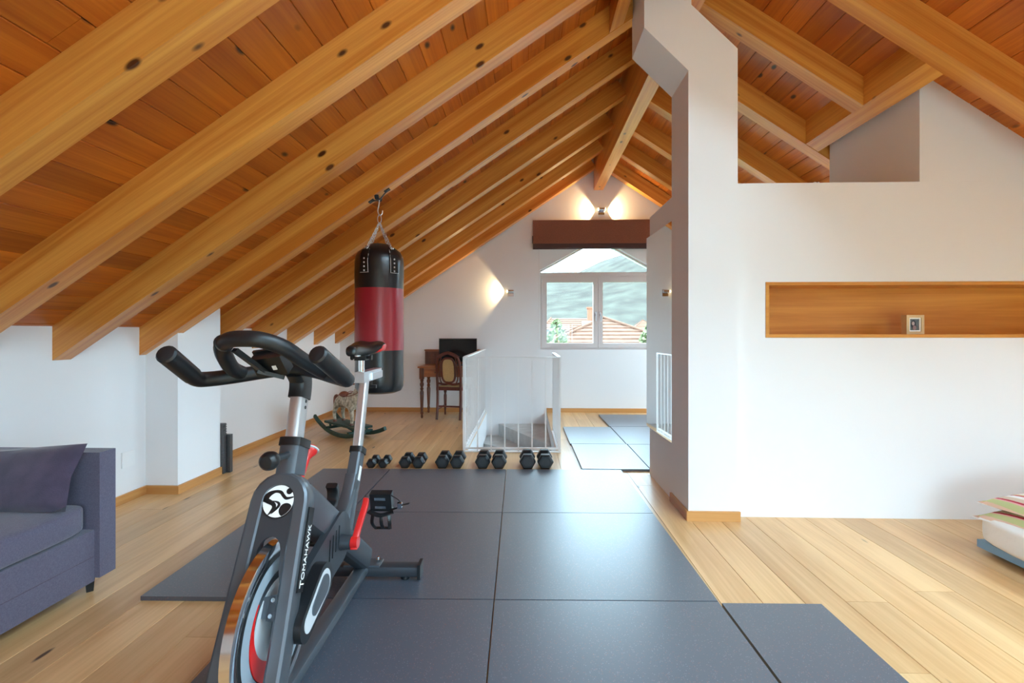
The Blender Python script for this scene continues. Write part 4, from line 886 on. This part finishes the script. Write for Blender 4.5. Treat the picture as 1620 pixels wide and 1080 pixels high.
def pillow(name, m, w_, h_, t_, n=14, pinch=.12):
    b = B(); g0 = []
    for sgn in (1,-1):
        grid = []
        for i in range(n+1):
            row = []
            for j in range(n+1):
                u, v = 2*i/n-1, 2*j/n-1
                e = ((1-u*u)*(1-v*v)); k = 1 - pinch*(1-abs(u*v))*max(abs(u),abs(v))**3 * .6
                row.append((u*w_/2*k, v*h_/2*k, sgn*t_/2*max(e,0)**.42))
            grid.append(row)
        g0.append(grid)
    vs = [[[b.bm.verts.new(p) for p in r] for r in g_] for g_ in g0]
    for s_ in range(2):
        for i in range(n):
            for j in range(n): b.bm.faces.new((vs[s_][i][j],vs[s_][i+1][j],vs[s_][i+1][j+1],vs[s_][i][j+1]))
    bmesh.ops.remove_doubles(b.bm, verts=b.bm.verts, dist=1e-5)
    return b.obj(name, m)
pw_ = pillow('throw_pillow', m_velvet, .74, .29, .13); pw_.location = (-2.345, 2.035, .545); pw_.rotation_euler = (math.radians(66), math.radians(-3), 0)
tag(pw_, 'dark violet velvet pillow leaning on the sofa arm', 'pillow')
ol = tag(B().box((0,-.055,-.055),(.006,.055,.055)).bevel(.003,1).obj('blank_wall_plate', m_white), 'white blank cover plate low on the left wall', 'wall plate'); ol.location = (LX+.0005, 3.30, .30)

# ------------------------------------------------------------ low bed in the corner
m_stripe = bpy.data.materials.new('striped_cotton'); m_stripe.use_nodes = True
nt = m_stripe.node_tree; tc = nt.nodes.new('ShaderNodeTexCoord'); sx_ = nt.nodes.new('ShaderNodeSeparateXYZ'); nt.links.new(tc.outputs['Object'], sx_.inputs[0])
ml = nt.nodes.new('ShaderNodeMath'); ml.operation = 'MULTIPLY_ADD'; ml.inputs[1].default_value = 5.0; ml.inputs[2].default_value = 10.0; nt.links.new(sx_.outputs['X'], ml.inputs[0])
fr = nt.nodes.new('ShaderNodeMath'); fr.operation = 'FRACT'; nt.links.new(ml.outputs[0], fr.inputs[0])
rp = nt.nodes.new('ShaderNodeValToRGB'); rp.color_ramp.interpolation = 'CONSTANT'; nt.links.new(fr.outputs[0], rp.inputs[0])
stops = [(0,(234,228,222)),(.14,(226,186,160)),(.26,(196,200,140)),(.42,(232,176,168)),(.48,(188,40,68)),(.55,(214,190,166)),(.72,(240,234,230)),(.86,(188,40,68)),(.92,(222,196,150))]
for i, (p_, c) in enumerate(stops):
    el = rp.color_ramp.elements[i] if i < 2 else rp.color_ramp.elements.new(p_); el.position = p_; el.color = lin(c)
pb_ = nt.nodes['Principled BSDF']; pb_.inputs['Roughness'].default_value = .9; nt.links.new(rp.outputs[0], pb_.inputs['Base Color'])
bd = thing('low_bed_frame', 'light blue low bed frame at the right edge of the floor', 'bed', (2.478, 2.70, 0), 0)
B().box((0,-1.9,.022),(1.0,0,.062)).bevel(.004,1).obj('slat_board', m_blue, bd)
for x in (.12,.88):
    for y in (-.12,-1.78): B().box((x-.03,y-.03,0),(x+.03,y+.03,.022)).obj('foot', m_blue, bd, False)
b = B().box((-.06,-1.9,.064),(1.0,.03,.222)); bmesh.ops.subdivide_edges(b.bm, edges=b.bm.edges, cuts=3, use_grid_fill=True)
for v in b.bm.verts: v.co.x += random.uniform(-.006,.006); v.co.y += random.uniform(-.006,.006)
mt = b.obj('mattress', m_linen); mt.location = (2.478,2.70,0); mt.modifiers.new('Sub','SUBSURF').levels = 2; mt.modifiers['Sub'].render_levels = 2
tag(mt, 'thin white mattress on the light blue bed frame', 'mattress')
p1 = pillow('striped_pillow', m_stripe, .78, .56, .13); p1.location = (2.835, 2.44, .245); p1.rotation_euler = (math.radians(-3), math.radians(-6), math.radians(4)); tag(p1, 'lower pastel and red striped pillow lying on the white mattress', 'pillow', 'striped pillows')
p2 = pillow('striped_pillow', m_stripe, .76, .44, .11); p2.location = (2.865, 2.50, .322); p2.rotation_euler = (math.radians(-2), math.radians(-9), math.radians(-2)); tag(p2, 'upper striped pillow stacked on the lower one', 'pillow', 'striped pillows')

# ------------------------------------------------------------ framed picture in the niche
fr_ = thing('picture_frame', 'small deep wooden picture frame standing in the oak niche', 'picture frame', (2.527, PY+.035, NZ0+t+.0005) if False else (2.522, PY+.03, 1.163+.0225), 0)
fw_, fh_ = .112, .125; m_pale = mat('pale_ash_wood', (206,176,130), .5)
b = frame_rect(B(), -fw_/2, fw_/2, 0, fh_, .018, 0, .045); b.bevel(.002,1).obj('frame', m_pale, fr_)
frame_rect(B(), -fw_/2+.018, fw_/2-.018, .018, fh_-.018, .008, .006, .012).obj('mount', m_white, fr_, False)
pp = B().box((-fw_/2+.018,.012,.018),(fw_/2-.018,.016,fh_-.018)).obj('print', mat('grey_green_print', (98,106,108), .6, vary=(60,(72,80,84))), fr_, False)
E2 = lambda cx, cz, rx, rz, m, nm, y: B().prism([(cx+rx*math.cos(2*PI*i/20), cz+rz*math.sin(2*PI*i/20)) for i in range(20)], lambda p: (p[0],y+.0008,p[1]), lambda p: (p[0],y,p[1])).obj(nm, m, pp, False)
E2(-.004,.064,.016,.028,mat('dark_shawl_print',(42,46,56),.6),'shawl','' or .0112); E2(-.006,.070,.0085,.0125,mat('pale_face_print',(186,164,160),.6),'face',.0104); E2(.002,.042,.011,.015,mat('rose_robe_print',(146,118,120),.6),'robe',.0104)
